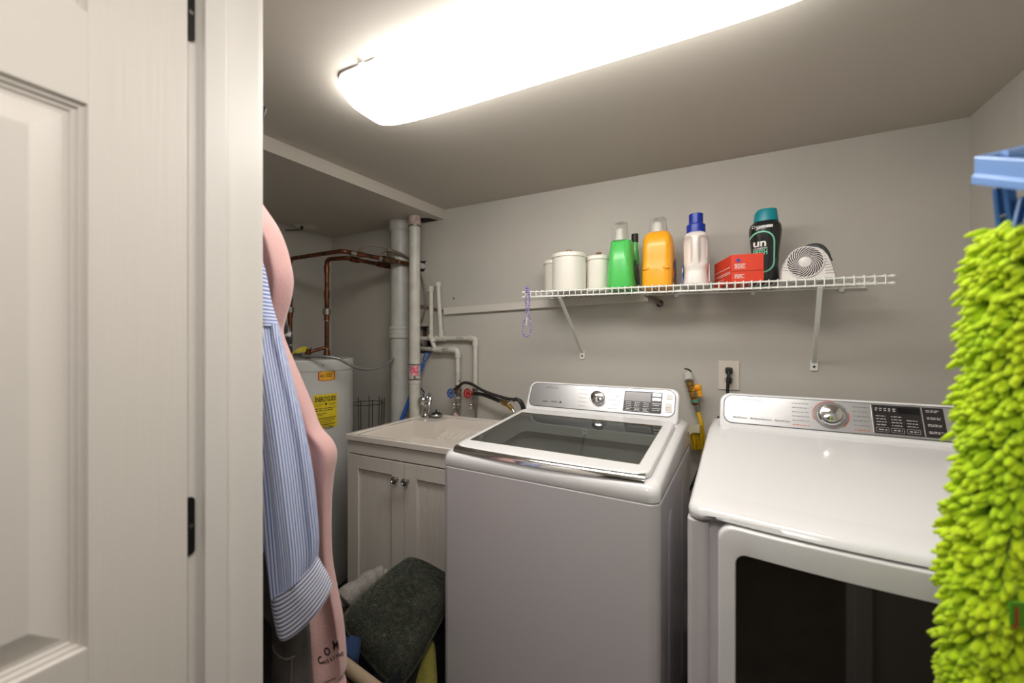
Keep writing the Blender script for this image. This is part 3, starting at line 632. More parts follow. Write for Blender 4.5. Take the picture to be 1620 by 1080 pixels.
# false drawer front
ff = MB().box(CX0, CX0+0.0655, CY0-0.018, CY0, 0.776, 0.832).box(CX0+0.067, CX1-0.067, CY0-0.018, CY0, 0.776, 0.832).box(CX1-0.066, CX1, CY0-0.018, CY0, 0.776, 0.832)
ff.build('false_front', CABW, cab, bevel=0.001)
XS = -1.161
for (xa, xb, kx) in ((CX0, XS-0.0015, XS-0.035), (XS+0.0015, CX1, XS+0.022)):
    za, zb_ = 0.105, 0.770; sw = 0.066
    d = MB().box(xa, xa+sw, CY0-0.019, CY0-0.001, za, zb_).box(xb-sw, xb, CY0-0.019, CY0-0.001, za, zb_).box(xa+sw+0.001, xb-sw-0.001, CY0-0.0185, CY0-0.001, zb_-0.06, zb_).box(xa+sw+0.001, xb-sw-0.001, CY0-0.019, CY0-0.001, za, za+0.06)
    dob = d.build('door', CABW, cab, bevel=0.0012)
    vgroove_board(xa+sw, xb-sw, za+0.06, zb_-0.06, CY0-0.010).build('beadboard_panel', CABW, dob, smooth=False)
    MB().lathe([(0.0, 0.0), (0.007, 0.0), (0.006, 0.012), (0.0095, 0.016), (0.0155, 0.022), (0.016, 0.027), (0.012, 0.031), (0.007, 0.0315), (0.006, 0.0295), (0.0, 0.0295)], (kx, CY0-0.019, 0.70), 24, frame=(Vector((1,0,0)), Vector((0,0,1)), Vector((0,-1,0)))).build('knob', CHROME2, dob)
# sink top with basin
SINKM = mat('sink_resin', (226, 217, 208), 0.25, coat=0.2)
sk = thing('laundry_sink', 'cream molded laundry sink set on the cabinet', 'sink', ((CX0+CX1)/2, 1.6, CT))
sx0, sx1, sy0, sy1, zt = CX0-0.008, CX1+0.008, 1.312, 1.912, 0.86
bx0, bx1, by0, by1 = sx0+0.04, sx1-0.04, sy0+0.045, sy1-0.05
lx, ly = -1.318, 1.735                   # faucet ledge in the rear left corner
poly = [(bx0, by0), (bx1, by0), (bx1, by1), (lx, by1), (lx, ly), (bx0, ly)]
def inset(poly, d):
    out = []; n = len(poly)
    for i in range(n):
        p0, p1, p2 = Vector(poly[i-1]), Vector(poly[i]), Vector(poly[(i+1) % n])
        a = (p1-p0).normalized(); b = (p2-p1).normalized(); na = Vector((-a.y, a.x)); nb = Vector((-b.y, b.x))
        out.append(tuple(p1+na*d+nb*d))
    return out
top = MB()
# outer skirt and rim
outer = [(sx0, sy0), (sx1, sy0), (sx1, sy1), (sx0, sy1)]
top.loft([[(x, y, 0.8352) for x, y in outer], [(x, y, zt-0.004) for x, y in outer], [(x+0.004*(1 if x == sx0 else -1), y+0.004*(1 if y == sy0 else -1), zt) for x, y in outer], [(x+0.018*(1 if x == sx0 else -1), y+0.018*(1 if y == sy0 else -1), zt) for x, y in outer], [(x+0.024*(1 if x == sx0 else -1), y+0.024*(1 if y == sy0 else -1), zt-0.007) for x, y in outer]], cap0=False, cap1=False)
zi = zt-0.007; ix0, ix1, iy0, iy1 = sx0+0.024, sx1-0.024, sy0+0.024, sy1-0.024
def rect(x0, x1, y0, y1, z): top.add([(x0, y0, z), (x1, y0, z), (x1, y1, z), (x0, y1, z)], [(0, 1, 2, 3)])
rect(ix0, bx0, iy0, ly, zi); rect(bx0, bx1, iy0, by0, zi); rect(bx1, ix1, iy0, iy1, zi); rect(lx, bx1, by1, iy1, zi); rect(ix0, lx, ly, iy1, zi)
rings = []
for d, z in ((0, zi), (0.006, zi-0.008), (0.018, zi-0.06), (0.03, 0.62), (0.05, 0.59)):
    rings.append([(x, y, z) for x, y in inset(poly, d)])
top.loft(rings, cap0=False, cap1=True)
top.build('basin', SINKM, sk, ang=50)
rb = MB()
for i in range(5):
    x = lx+0.015+0.032*i; rb.tube([(x+0.02, by1-0.04, zi-0.052), (x-0.005, by1-0.13, zi-0.079)], 0.0045, 8)
wy0, wy1 = by1-0.002, by1-0.29
MB().add([(bx0+0.006, wy0, zi-0.042), (bx1-0.006, wy0, zi-0.042), (bx1-0.012, wy1, zi-0.13), (bx0+0.012, wy1, zi-0.13), (bx1-0.03, wy1+0.012, 0.6), (bx0+0.03, wy1+0.012, 0.6)], [(0, 1, 2, 3), (3, 2, 4, 5)]).build('washboard', SINKM, sk)
rb.build('washboard_ribs', SINKM, sk)
# faucet
fp = onZ(673, 659, zi); fx, fy = fp.x, fp.y
fc = thing('faucet', 'chrome ball faucet on the corner ledge of the laundry sink', 'faucet', (fx, fy, zi))
MB().lathe([(0.036, 0), (0.036, 0.004), (0.03, 0.009), (0.024, 0.015), (0.0195, 0.045), (0.017, 0.06), (0.02, 0.068)], (fx, fy, zi), 28).build('body', CHROME, fc)
MB().sphere((fx-0.012, fy-0.006, zi+0.093), 0.031, 20, 14).build('ball_cap', CHROME, fc)
MB().tube(catmull([Vector((fx, fy, zi+0.05)), Vector((fx+0.014, fy+0.01, zi+0.09)), Vector((fx+0.03, fy+0.0, zi+0.125)), Vector((fx+0.05, fy-0.02, zi+0.118)), Vector((fx+0.056, fy-0.04, zi+0.07)), Vector((fx+0.054, fy-0.05, zi+0.03))], 6), lambda t: 0.016-0.005*t, 14).build('spout', CHROME, fc)
MB().tube([(fx-0.012, fy-0.006, zi+0.122), (fx-0.008, fy, zi+0.138), (fx-0.035, fy+0.004, zi+0.158)], 0.0045, 8).build('lever', mat('dark_chrome', (70, 70, 70), 0.2, 0.9), fc)
sp = onZ(690, 660, zi)
sr = thing('sink_strainer', 'round metal sink strainer with a black stopper beside the faucet', 'strainer', (sp.x, sp.y, zi))
MB().lathe([(0.02, 0.0), (0.034, 0.006), (0.038, 0.016), (0.036, 0.02), (0.03, 0.019)], (sp.x, sp.y, zi+0.0005), 28).build('basket', CHROME2, sr)
MB().lathe([(0.028, 0.019), (0.024, 0.026), (0.02, 0.028), (0.006, 0.03), (0.004, 0.044), (0.0, 0.045)], (sp.x, sp.y, zi), 24).build('stopper', RUBBER, sr)

# ================================================================== wire shelf
SY0, SY1, SXa, SXb = 1.64, 1.935, -0.757, 0.497
def sz(x): return 1.504-0.0165*(x-SXa)/(SXb-SXa)
shelf = thing('wire_shelf', 'white wire shelf mounted on the back wall', 'shelf', (0, D, 1.49))
def rail(xa, xb, y, dz, r): return MB().tube([(xa, y, sz(xa)+dz), (xb, y, sz(xb)+dz)], r, 10)
for y, dz, xa, xb, nm in ((SY0, -0.0052, SXa, SXb, 'front_rail'), (SY0, -0.027, SXa, SXb, 'front_rail'), (SY1, -0.0052, SXa+0.02, SXb+0.008, 'back_rail'), (1.79, -0.0058, SXa+0.01, SXb-0.002, 'middle_rail')):
    ro = rail(xa, xb, y, dz, 0.0034).build(nm, WIREW, shelf)
    for x in (xa, xb): MB().sphere((x, y, sz(x)+dz), 0.0056, 8, 6, sc=(1.5, 1, 1)).build('end_cap', WHITE_P, ro)
n = 49; me0 = None
for i in range(n):
    x = SXa+0.012+(SXb-SXa-0.03)*i/(n-1); dz = sz(x)-sz(SXa)
    if me0 is None:
        z = sz(SXa)
        cw = MB().tube(elbowed([(0, SY1+0.003, z), (0, SY0-0.0055, z), (0, SY0-0.0055, z-0.031)], 0.005, 3), 0.0021, 6).build('cross_wire', WIREW, shelf); me0 = cw
    else:
        cw = me0.copy(); COL.objects.link(cw); cw.parent = shelf
    cw.location = (x, 0, dz)
for xb_, xt_, fz in ((-0.578, -0.588, 1.215), (0.355, 0.316, 1.187)):
    br = MB(); z1_ = sz(xb_)-0.030
    a = Vector((xt_, SY0+0.002, z1_)); b = Vector((xb_, D-0.006, fz+0.012)); d = (b-a).normalized(); up = d.cross(Vector((1, 0, 0))).normalized(); nn = up.cross(d)
    br.obox((a+b)/2, nn*0.0075, up*0.004, d*((b-a).length/2))
    bo = br.build('brace', WIREW, shelf, bevel=0.002)
    MB().prism([(x, D-0.0005, z) for x, z in rrect(xb_-0.0125, xb_+0.0125, fz-0.021, fz+0.021, 0.006)], (0, -0.006, 0)).build('foot', WIREW, bo)
    MB().cyl((xb_, D-0.0075, fz-0.006), (xb_, D-0.006, fz-0.006), 0.0045, n=10).build('screw', DARK, bo)
for (u, v) in ((1070, 471), (1191, 464), (1331, 459), (930, 474)):
    p = onY(u, v, SY1); z = sz(p.x)-0.012
    MB().cyl((p.x, D-0.001, z), (p.x, SY1-0.004, z), 0.0085, n=12).build('wall_clip', WHITE_P, shelf)

TOP = lambda x: sz(x)+0.0023
# canisters
CAN = mat('canister_enamel', (236, 230, 220), 0.3, coat=0.2)
KNB = mat('canister_knob', (150, 122, 90), 0.4, 0.3)
def canister(uL, uR, y, vtop, label, grp):
    a, b = onY(uL, 450, y), onY(uR, 450, y); cx = (a.x+b.x)/2; r = (b.x-a.x)/2*0.965; zt_ = onY((uL+uR)/2, vtop, y-0.3*r).z; z0 = TOP(cx)
    c = thing('canister', label, 'canister', (cx, y, z0), 0, grp)
    MB().lathe([(r-0.003, z0), (r, z0+0.004), (r, zt_-0.022), (r-0.002, zt_-0.02)], (cx, y, 0), 48).build('body', CAN, c)
    MB().lathe([(r+0.0, zt_-0.022), (r+0.004, zt_-0.021), (r+0.0045, zt_-0.012), (r+0.0015, zt_-0.004), (r-0.008, zt_-0.001), (0.0, zt_+0.003)], (cx, y, 0), 48).build('lid', CAN, c, ang=30)
    MB().lathe([(0.006, zt_+0.002), (0.006, zt_+0.008), (0.0135, zt_+0.011), (0.0135, zt_+0.015), (0.009, zt_+0.018), (0.0, zt_+0.019)], (cx, y, 0), 20).build('knob', KNB, c)
canister(874.5, 927, 1.745, 400, 'large cream canister at the front of the shelf', 'canisters on the shelf')
canister(928, 966, 1.80, 404, 'cream canister between the large one and the green bottle', 'canisters on the shelf')
canister(862, 894, 1.84, 411, 'cream canister half hidden behind the large one, leftmost', 'canisters on the shelf')

# bottles
CLEAR = mat('clear_cup', (240, 240, 240), 0.08)
def make_clear():
    nt = CLEAR.node_tree; nt.nodes.clear(); o = nt.nodes.new('ShaderNodeOutputMaterial'); mx = nt.nodes.new('ShaderNodeMixShader'); fr_ = nt.nodes.new('ShaderNodeLayerWeight'); fr_.inputs[0].default_value = 0.28
    g_ = nt.nodes.new('ShaderNodeBsdfPrincipled'); g_.inputs['Base Color'].default_value = (0.75, 0.73, 0.7, 1); g_.inputs['Roughness'].default_value = 0.15; t_ = nt.nodes.new('ShaderNodeBsdfTransparent'); t_.inputs[0].default_value = (0.95, 0.95, 0.94, 1)
    nt.links.new(fr_.outputs['Facing'], mx.inputs[0]); nt.links.new(t_.outputs[0], mx.inputs[1]); nt.links.new(g_.outputs[0], mx.inputs[2]); nt.links.new(mx.outputs[0], o.inputs[0])
make_clear()
def bottle_loft(rows, k=3.0, n=40, rot=0.0):
    rings = []
    for (x, y, z, rx, ry) in rows: rings.append(sell((x, y, z), rx, ry, n, k, rot))
    return MB().loft(rings)
def span(uL, uR, y): a, b = onY(uL, 450, y), onY(uR, 450, y); return (a.x+b.x)/2, (b.x-a.x)/2
# green detergent
GRN = mat('green_plastic', (84, 200, 96), 0.32, coat=0.15); DKL = mat('dark_label', (34, 58, 70), 0.35, var=(60, (170, 180, 190), 0.62, 0.7))
y = 1.78; yf = 1.69; cx, hw = span(957, 1001, yf); zb0 = TOP(cx); zsh = onY(980, 379, yf+0.03).z; hh = zsh-zb0
gb_ = thing('detergent_bottle', 'bright green detergent bottle with a clear cap', 'bottle', (cx, y, zb0), 0, 'laundry bottles on the shelf')
rows_ = []
for f, w_, d_ in ((0, .96, .94), (.02, 1.0, 1.0), (.1, 1.02, 1.02), (.3, .98, 1.0), (.55, .90, .93), (.75, .84, .82), (.92, .79, .62), (.99, .75, .5), (1.0, .70, .45)):
    rows_.append((cx, y-0.02*f, zb0+hh*f, hw*w_, 0.088*d_))
bottle_loft(rows_, 3.4).build('body', GRN, gb_)
for s in (-1, 1):   # moulded ridges on the narrow face
    MB().tube(catmull([(cx+s*hw*0.30, y-0.02*0.95-0.052, zb0+hh*0.95), (cx+s*hw*0.42, y-0.02*0.7-0.071, zb0+hh*0.7), (cx+s*hw*0.62, y-0.0845, zb0+hh*0.45), (cx+s*hw*0.72, y-0.086, zb0+hh*0.28)], 6), lambda t: 0.0015+0.003*math.sin(PI*t), 8).build('ridge', GRN, gb_)
capc = (cx-0.003, y-0.045, zsh-0.004); zc2 = onY(980, 352, yf+0.04).z
MB().lathe([(0.034, 0), (0.0335, 0.02), (0.031, zc2-zsh), (0.027, zc2-zsh+0.004), (0, zc2-zsh+0.004), (0, zc2-zsh+0.002), (0.026, zc2-zsh+0.002), (0.0295, zc2-zsh-0.002), (0.032, 0.02), (0.0325, 0)], capc, 32).build('clear_cap', CLEAR, gb_)
MB().lathe([(0.02, 0), (0.02, 0.018), (0.016, 0.03), (0.017, 0.045), (0.012, 0.052), (0, 0.053)], capc, 24).build('pour_spout', WHITE_P, gb_)
sxp = cx+hw*0.72; syp = y+0.055; zsp = onY(999, 384, syp).z
MB().loft([sell((sxp-0.006, syp, zsp-0.10), 0.026, 0.022, 20, 2), sell((sxp-0.002, syp, zsp-0.05), 0.018, 0.018, 20, 2), sell((sxp, syp, zsp), 0.0125, 0.0125, 20, 2)]).build('rear_neck', GRN, gb_)
MB().cyl((sxp, syp, zsp), (sxp, syp, onY(999, 371, syp).z), 0.0145, n=20).build('vent_cap', RUBBER, gb_)
def side_label(xs, yc_, zc_, ry, rz, m, par, tilt=0.0, off=0.0015):
    P = [];
    for i in range(28):
        a = 2*PI*i/28; P.append((xs+tilt*(math.sin(a)*rz), yc_+ry*math.cos(a), zc_+rz*math.sin(a)))
    return MB().prism(P, (off, 0, 0)).build('label', m, par)
lb = side_label(cx+hw*1.005, y+0.012, zb0+hh*0.36, 0.055, 0.055, DKL, gb_, tilt=-0.10)
# orange detergent
ORG = mat('orange_plastic', (252, 172, 26), 0.32, coat=0.15)
y = 1.785; yf = 1.70; cx, hw = span(1013, 1064, yf); zb0 = TOP(cx); zsh = onY(1040, 363, yf+0.02).z; hh = zsh-zb0
ob = thing('detergent_bottle', 'wide orange detergent bottle with a clear cap', 'bottle', (cx, y, zb0), 0, 'laundry bottles on the shelf')
rows_ = [(cx, y-0.0*f, zb0+hh*f, hw*w_, 0.092*d_) for f, w_, d_ in ((0, .97, .95), (.02, 1, 1), (.3, 1.0, 1.0), (.32, .985, .97), (.5, .97, .93), (.7, .96, .93), (.84, .93, .88), (.93, .84, .74), (.98, .68, .55), (1.0, .6, .46))]
bottle_loft(rows_, 4.2).build('body', ORG, ob)
for s in (-1, 1): MB().sphere((cx+s*hw*0.60, y-0.085, zb0+hh*0.315), 0.012, 14, 8, sc=(1.35, 0.8, 0.6)).build('grip_bump', ORG, ob)
capc = (cx-0.002, y-0.015, zsh-0.005); hcap = onY(1041, 345, y-0.015).z-zsh
MB().lathe([(0.038, 0), (0.036, 0.018), (0.0325, hcap-0.002), (0.027, hcap+0.004), (0, hcap+0.004), (0, hcap+0.002), (0.026, hcap+0.002), (0.031, hcap-0.003), (0.0345, 0.018), (0.0365, 0)], capc, 32).build('clear_cap', CLEAR, ob)
MB().lathe([(0.026, 0), (0.025, 0.016), (0.021, 0.022), (0.022, 0.036), (0.018, 0.043), (0, 0.044)], capc, 24).build('pour_spout', WHITE_P, ob)
OLB = mat('orange_bottle_label', (70, 66, 112), 0.35, var=(30, (210, 130, 50), 0.5, 0.6))
P_ = [(cx+hw*1.002, y+a, zb0+z) for a, z in ((-0.05, 0.01), (0.055, 0.004), (0.075, 0.03), (0.075, 0.10), (0.05, 0.135), (-0.03, 0.10), (-0.058, 0.05))]
MB().prism(P_, (0.0018, 0, 0)).build('label', OLB, ob)
# white bottle with blue cap
WTR = mat('milky_plastic', (232, 224, 218), 0.28, coat=0.2); BLC = mat('blue_cap', (26, 52, 160), 0.35)
y = 1.77; yf = 1.72; cx, hw = span(1080, 1121, yf); zb0 = TOP(cx); zsh = onY(1100, 364, yf).z; hh = zsh-zb0
wb_ = thing('detergent_bottle', 'milky white bottle with a ribbed blue cap', 'bottle', (cx, y, zb0), 0, 'laundry bottles on the shelf')
rows_ = [(cx, y, zb0+hh*f, hw*w_, 0.062*d_) for f, w_, d_ in ((0, 1.0, .96), (.03, 1.06, 1.03), (.12, .98, 1.0), (.28, .92, .92), (.4, .98, .96), (.6, 1.0, .98), (.8, 1.0, .98), (.9, .97, .92), (.965, .85, .8), (.99, .66, .62), (1.0, .6, .58))]
def lerp_rows(f, k):
    T_ = [(r[2]-zb0)/hh for r in rows_]
    for a, b in zip(range(len(T_)-1), range(1, len(T_))):
        if T_[a] <= f <= T_[b]+1e-9: return rows_[a][k]+(rows_[b][k]-rows_[a][k])*(f-T_[a])/(T_[b]-T_[a])
    return rows_[-1][k]
rg = []
for i in range(41):
    f = i/40; R_ = sell((cx, y, zb0+hh*f), lerp_rows(f, 3), lerp_rows(f, 4), 96, 3.0)
    hz_ = max(0, 1-abs((f-0.64)/0.25)**2.5)**0.6 if abs(f-0.64) < 0.25 else 0
    for p in R_:
        q = abs(p.x-cx)/hw
        if p.y < y and q > 0.24:
            e = min(1, (q-0.24)/0.12)*hz_*(0.45+0.55*min(1, (1.02-q)/0.2)); p.y += 0.024*e
    rg.append(R_)
MB().loft(rg).build('body', WTR, wb_, ang=70)
zk = zsh-0.002; hc_ = onY(1101, 339, y).z-zk; rib = MB()
def ribbed(r, n=60): return lambda z: [Vector((cx+(r+(0.0007 if i % 2 else 0))*math.cos(2*PI*i/n), y+(r+(0.0007 if i % 2 else 0))*math.sin(2*PI*i/n), z)) for i in range(n)]
R1_, R2_ = ribbed(0.034), ribbed(0.0255)
rib.loft([R1_(zk), R1_(zk+hc_*0.42), R2_(zk+hc_*0.5), R2_(zk+hc_*0.98), ribbed(0.0235)(zk+hc_)]).build('cap', BLC, wb_, ang=50)
MB().lathe([(0.033, zk-0.008), (0.034, zk-0.004), (0.033, zk)], (cx, y, 0), 32).build('neck_ring', WHITE_P, wb_)
for s, c_ in ((-1, (40, 80, 170)), (1, (226, 180, 172))):
    P_ = [(cx+s*hw*1.0, y+a, zb0+z) for a, z in ((-0.032, 0.012), (0.04, 0.01), (0.04, 0.08), (0.0, 0.09), (-0.03, 0.05))]
    MB().prism(P_, (s*0.004, 0, 0)).build('label', mat('bottle_label_%d' % (s+1), c_, 0.4, var=(40, (200, 200, 216), 0.55, 0.65)), wb_)
# black scent booster bottle
BLK = mat('black_gloss_plastic', (28, 30, 30), 0.22, coat=0.4); TEAL = mat('teal_cap', (14, 138, 150), 0.35); MINT = mat('mint_line', (130, 214, 180), 0.45)
yf = 1.755; cx, hw = span(1186, 1240, yf); y = 1.80; zb0 = TOP(cx); zsh = onY(1213, 347, yf).z; hh = zsh-zb0; k_ = 2.3
bb = thing('scent_booster_bottle', 'tall black bottle with a teal cap behind the red box', 'bottle', (cx, y, zb0), 0, 'laundry bottles on the shelf')
rad = ((0, .80), (.02, .84), (.12, .83), (.3, .80), (.5, .84), (.7, .94), (.84, 1.0), (.91, .99), (.955, .93), (.985, .80), (1.0, .68))
def bw(f):
    for (a, ra), (b, rb_) in zip(rad, rad[1:]):
        if a <= f <= b: return hw*(ra+(rb_-ra)*(f-a)/(b-a))
    return hw*0.8
bottle_loft([(cx, y, zb0+hh*f, hw*r, 0.046*r/0.95) for f, r in rad], k_).build('body', BLK, bb)
def bsurf(off):
    def fn(a, z):
        f = min(max((z-zb0)/hh, 0), 1); rx = bw(f)+off; ry = 0.046*bw(f)/hw/0.95+off; x = max(-0.98, min(0.98, a/rx))
        return Vector((cx+x*rx, y-ry*(1-abs(x)**k_)**(1/k_), z))
    return fn
MB().lathe([(hw*0.70, 0), (hw*0.60, 0.006)], (cx, y, zsh-0.001), 32).build('neck', mat('grey_translucent', (120, 124, 122), 0.3), bb)
hc_ = onY(1212, 332, y).z-zsh
MB().loft([sell((cx+0.002, y, zsh+0.0), hw*0.76, 0.038, 32, 2.3), sell((cx+0.002, y, zsh+hc_*0.72), hw*0.69, 0.036, 32, 2.3), sell((cx+0.005, y, zsh+hc_*0.96), hw*0.60, 0.031, 32, 2.3)]).build('cap', TEAL, bb, ang=50)
fs = bsurf(0.0012); lc = -0.019; zc0 = zb0+hh*0.545
def band(mb, pts, wd_, f):
    n = len(pts); L = []; R = []
    for i in range(n):
        a = Vector(pts[(i+1) % n])-Vector(pts[i-1]); a.normalize(); nr = Vector((-a.y, a.x))*wd_/2
        L.append(f(pts[i][0]-nr.x, pts[i][1]-nr.y)); R.append(f(pts[i][0]+nr.x, pts[i][1]+nr.y))
    mb.add(L+R, [(i, (i+1) % n, n+(i+1) % n, n+i) for i in range(n)])
ol = [(lc+x, zc0+z) for x, z in rrect(-0.038, 0.044, -0.085, 0.064, 0.038, 8)]
# resample for curvature
def dens(P, k=3):
    o = []
    for i in range(len(P)):
        a, b = P[i], P[(i+1) % len(P)]
        for j in range(k): o.append((a[0]+(b[0]-a[0])*j/k, a[1]+(b[1]-a[1])*j/k))
    return o
m_ = MB(); band(m_, dens(ol), 0.0055, fs); m_.build('label_outline', MINT, bb)
m_ = MB(); put_text(m_, 'Downy', bsurf(0.0013), 0.016, -0.022, zb0+hh*0.885, center=True)
put_text(m_, 'un', bsurf(0.0013), 0.038, lc-0.002, zb0+hh*0.592, bold=True, width=0.040); put_text(m_, 'stopables', bsurf(0.0013), 0.012, lc, zb0+hh*0.548, width=0.044)
m_.build('lettering', WHITEINK, bb, smooth=False)
m_ = MB(); fx_ = bsurf(0.0013)
m_.add([fx_(-0.002+0.022*i/5, zb0+hh*(0.875+0.04*j)) for j in (0, 1) for i in range(6)], [(i, i+1, i+7, i+6) for i in range(5)]); m_.build('white_band', WHITEINK, bb)
m_ = MB(); put_text(m_, 'FRESH', fx_, 0.026, lc, zb0+hh*0.462, width=0.044, bold=True); m_.build('mint_lettering', MINT, bb, smooth=False)
# red box
RB = mat('red_card', (222, 62, 34), 0.5)
zb0 = TOP(0.1); c0 = onZ(1157, 445, zb0+0.001)
e0 = onY(1157, 445, 1.665); eR = onY(1209, 442, 1.665)
bxA = Vector((onY(1157, 445, 1.665).x, 1.665, zb0)); W_ = eR.x-e0.x; rzb = 0.02
rbx = thing('red_box', 'orange-red cardboard box with white print on the shelf', 'box', bxA, 0.0)
hB = onY(1157, 403, 1.665).z-zb0; dl = onY(1130, 417, 1.80)
# box sides follow the visible corner: front face to the right, end face running back to the left
ex = Vector((W_, 0.01, 0)); ey = Vector((onY(1130, 440, 1.845).x-bxA.x, 0.18, 0))
P4 = [bxA, bxA+ex, bxA+ex+ey, bxA+ey]
MB().prism(P4, (0, 0, hB)).build('carton', RB, rbx, bevel=0.0015)
ff = lambda x, z: bxA+ex.normalized()*x+Vector((0, -0.0012, z))
m_ = MB(); rr = random.Random(5)
lines(m_, ff, W_*0.10, W_*0.45, hB*0.47, hB*0.66, 4, 0.0022, rr); lines(m_, ff, W_*0.10, W_*0.42, hB*0.12, hB*0.28, 4, 0.0022, rr)
eyn = ey.normalized(); fe = lambda x, z: bxA+eyn*x+Vector((-0.0012, -0.0005, z)); Le = ey.length
lines(m_, fe, Le*0.05, Le*0.95, hB*0.52, hB*0.60, 1, 0.0026, rr); lines(m_, fe, Le*0.05, Le*0.95, hB*0.3, hB*0.42, 2, 0.0026, rr); lines(m_, fe, Le*0.4, Le*0.95, hB*0.1, hB*0.24, 2, 0.0022, rr)
m_.build('printed_lines', WHITEINK, rbx, smooth=False)
m_ = MB(); m_.add([ff(W_*0.22+0.0065*math.cos(2*PI*i/20), hB*0.78+0.0065*math.sin(2*PI*i/20)) for i in range(20)], [tuple(range(20))]); m_.build('blue_dot', mat('logo_blue', (40, 70, 160), 0.5), rbx, smooth=False)
MB().add([ff(0.002, hB*0.385), ff(W_-0.002, hB*0.385), ff(W_-0.002, hB*0.398), ff(0.002, hB*0.398)], [(0, 1, 2, 3)]).build('flap_seam', mat('red_shadow', (160, 40, 24), 0.6), rbx, smooth=False)
# desk fan
FW = mat('fan_plastic', (230, 224, 220), 0.35)
fy0 = 1.70; cxf, hwf = span(1234, 1323, fy0); zb0 = TOP(cxf)
FR = -0.10
fan = thing('desk_fan', 'small white fan with a spiral grille and dark carry handle', 'fan', (cxf, fy0, zb0), FR)
hf = onY(1290, 389, fy0).z-zb0
ol = [(-1, 0.0), (-1.0, .12), (-.975, .3), (-.91, .5), (-.80, .66), (-.62, .8), (-.38, .91), (-.12, .98), (.12, 1.0), (.36, .97), (.56, .87), (.72, .70), (.83, .5), (.92, .28), (.98, .1), (.99, 0.0)]
def fring(s, yy, dz=0): return [(x*hwf*s, yy, max(0.0, z*hf*(s if s < 1 else 1)+dz)) for x, z in ol]
MB().loft([fring(0.93, -0.012, 0.002), fring(0.975, -0.004, 0.001), fring(1.0, 0.012), fring(1.0, 0.07), fring(0.93, 0.10, 0.0), fring(0.8, 0.11, 0.0)]).build('housing', FW, fan, local=True, ang=50)
gc = (hwf*-0.10, -0.0135, hf*0.52); gr = 0.0505
DK = mat('fan_dark', (66, 56, 60), 0.7)
MB().lathe([(gr, 0), (gr, 0.001)], gc, 48, frame=(Vector((1,0,0)), Vector((0,0,1)), Vector((0,-1,0)))).build('grille_back', DK, fan, local=True)
gm = MB(); nb = 26
for b in range(nb):
    L = []; R = []
    for i in range(9):
        t = i/8; rr_ = gr*(0.33+0.68*t); a = 2*PI*b/nb+0.75*(1-t)**1.0*1.0-0.35*t; wv = 0.0010+0.0013*t
        c_ = Vector((gc[0]+rr_*math.cos(a), gc[1]-0.0015-0.003*math.sin(PI*min(1, t*1.0)), gc[2]+rr_*math.sin(a))); tn = Vector((-math.sin(a), 0, math.cos(a)))
        L.append(c_-tn*wv); R.append(c_+tn*wv)
    gm.add(L+R, [(i, i+1, 10+i, 9+i) for i in range(8)])
gm.lathe([(gr*1.0, 0.0), (gr*1.0, 0.003), (gr*1.06, 0.003), (gr*1.06, 0.0)], gc, 48, frame=(Vector((1,0,0)), Vector((0,0,1)), Vector((0,-1,0))))
gm.build('grille', FW, fan, local=True)
MB().lathe([(gr*0.36, 0.0), (gr*0.35, 0.005), (gr*0.2, 0.007), (0, 0.0075)], gc, 32, frame=(Vector((1,0,0)), Vector((0,0,1)), Vector((0,-1,0)))).build('hub', FW, fan, local=True)
sl = MB()
for i in range(8):
    z = hf*(0.14+0.085*i)
    for s, x0_, x1_ in ((1, 0.62-0.012*i, 0.92-0.05*i), (-1, -0.93+0.02*i, -0.70+0.0*i)):
        if s > 0 or i < 6: sl.box(x0_*hwf, x1_*hwf, -0.0128 if abs(x0_) < 0.9 else -0.009, -0.006, z, z+0.0012)
sl.build('vent_slits', DK, fan, local=True)
HNDL = mat('charcoal_plastic', (62, 64, 70), 0.45)
MB().tube(catmull([(-0.28*hwf, 0.05, hf*0.97), (0.1*hwf, 0.05, hf*1.07), (0.45*hwf, 0.05, hf*1.05), (0.72*hwf, 0.05, hf*0.86), (0.90*hwf, 0.05, hf*0.58)], 8), lambda t: 0.004+0.007*math.sin(PI*min(1, t*1.1)), 10).build('handle', HNDL, fan, local=True)
# beads on the shelf end
BEAD = mat('purple_bead', (126, 94, 184), 0.25, var=(90, (190, 170, 220), 0.5, 0.6), coat=0.4)
p0 = onY(835, 457, SY0-0.012); nk = thing('bead_necklace', 'purple bead necklace hanging from the shelf end', 'necklace', (p0.x, p0.y, p0.z-0.2))
kx = []
path = catmull([onY(834, 454, SY0+0.02), onY(836, 458, SY0-0.009), onY(838, 475, SY0-0.011), onY(836, 492, SY0-0.011), onY(839, 510, SY0-0.011), onY(840, 522, SY0-0.011), onY(836, 531, SY0-0.011), onY(830, 531, SY0-0.011), onY(827, 523, SY0-0.011), onY(829, 508, SY0-0.011), onY(833, 492, SY0-0.011), onY(832, 475, SY0-0.011), onY(833, 458, SY0-0.009), onY(832, 454, SY0+0.02)], 10)
bm_ = MB(); acc = 0; last = None
for p in path:
    if last is None or (p-last).length > 0.0075:
        bm_.sphere(p, 0.0042, 7, 5); last = p
bm_.build('beads', BEAD, nk)
MB().obox(onY(833, 508, SY0-0.012), (0.0016, 0, 0), (0, 0.001, 0), (0, 0, 0.018)).obox(onY(834, 504, SY0-0.012), (0.006, 0, 0), (0, 0.001, 0), (0, 0, 0.0016)).build('cross_pendant', WHITEINK, nk)

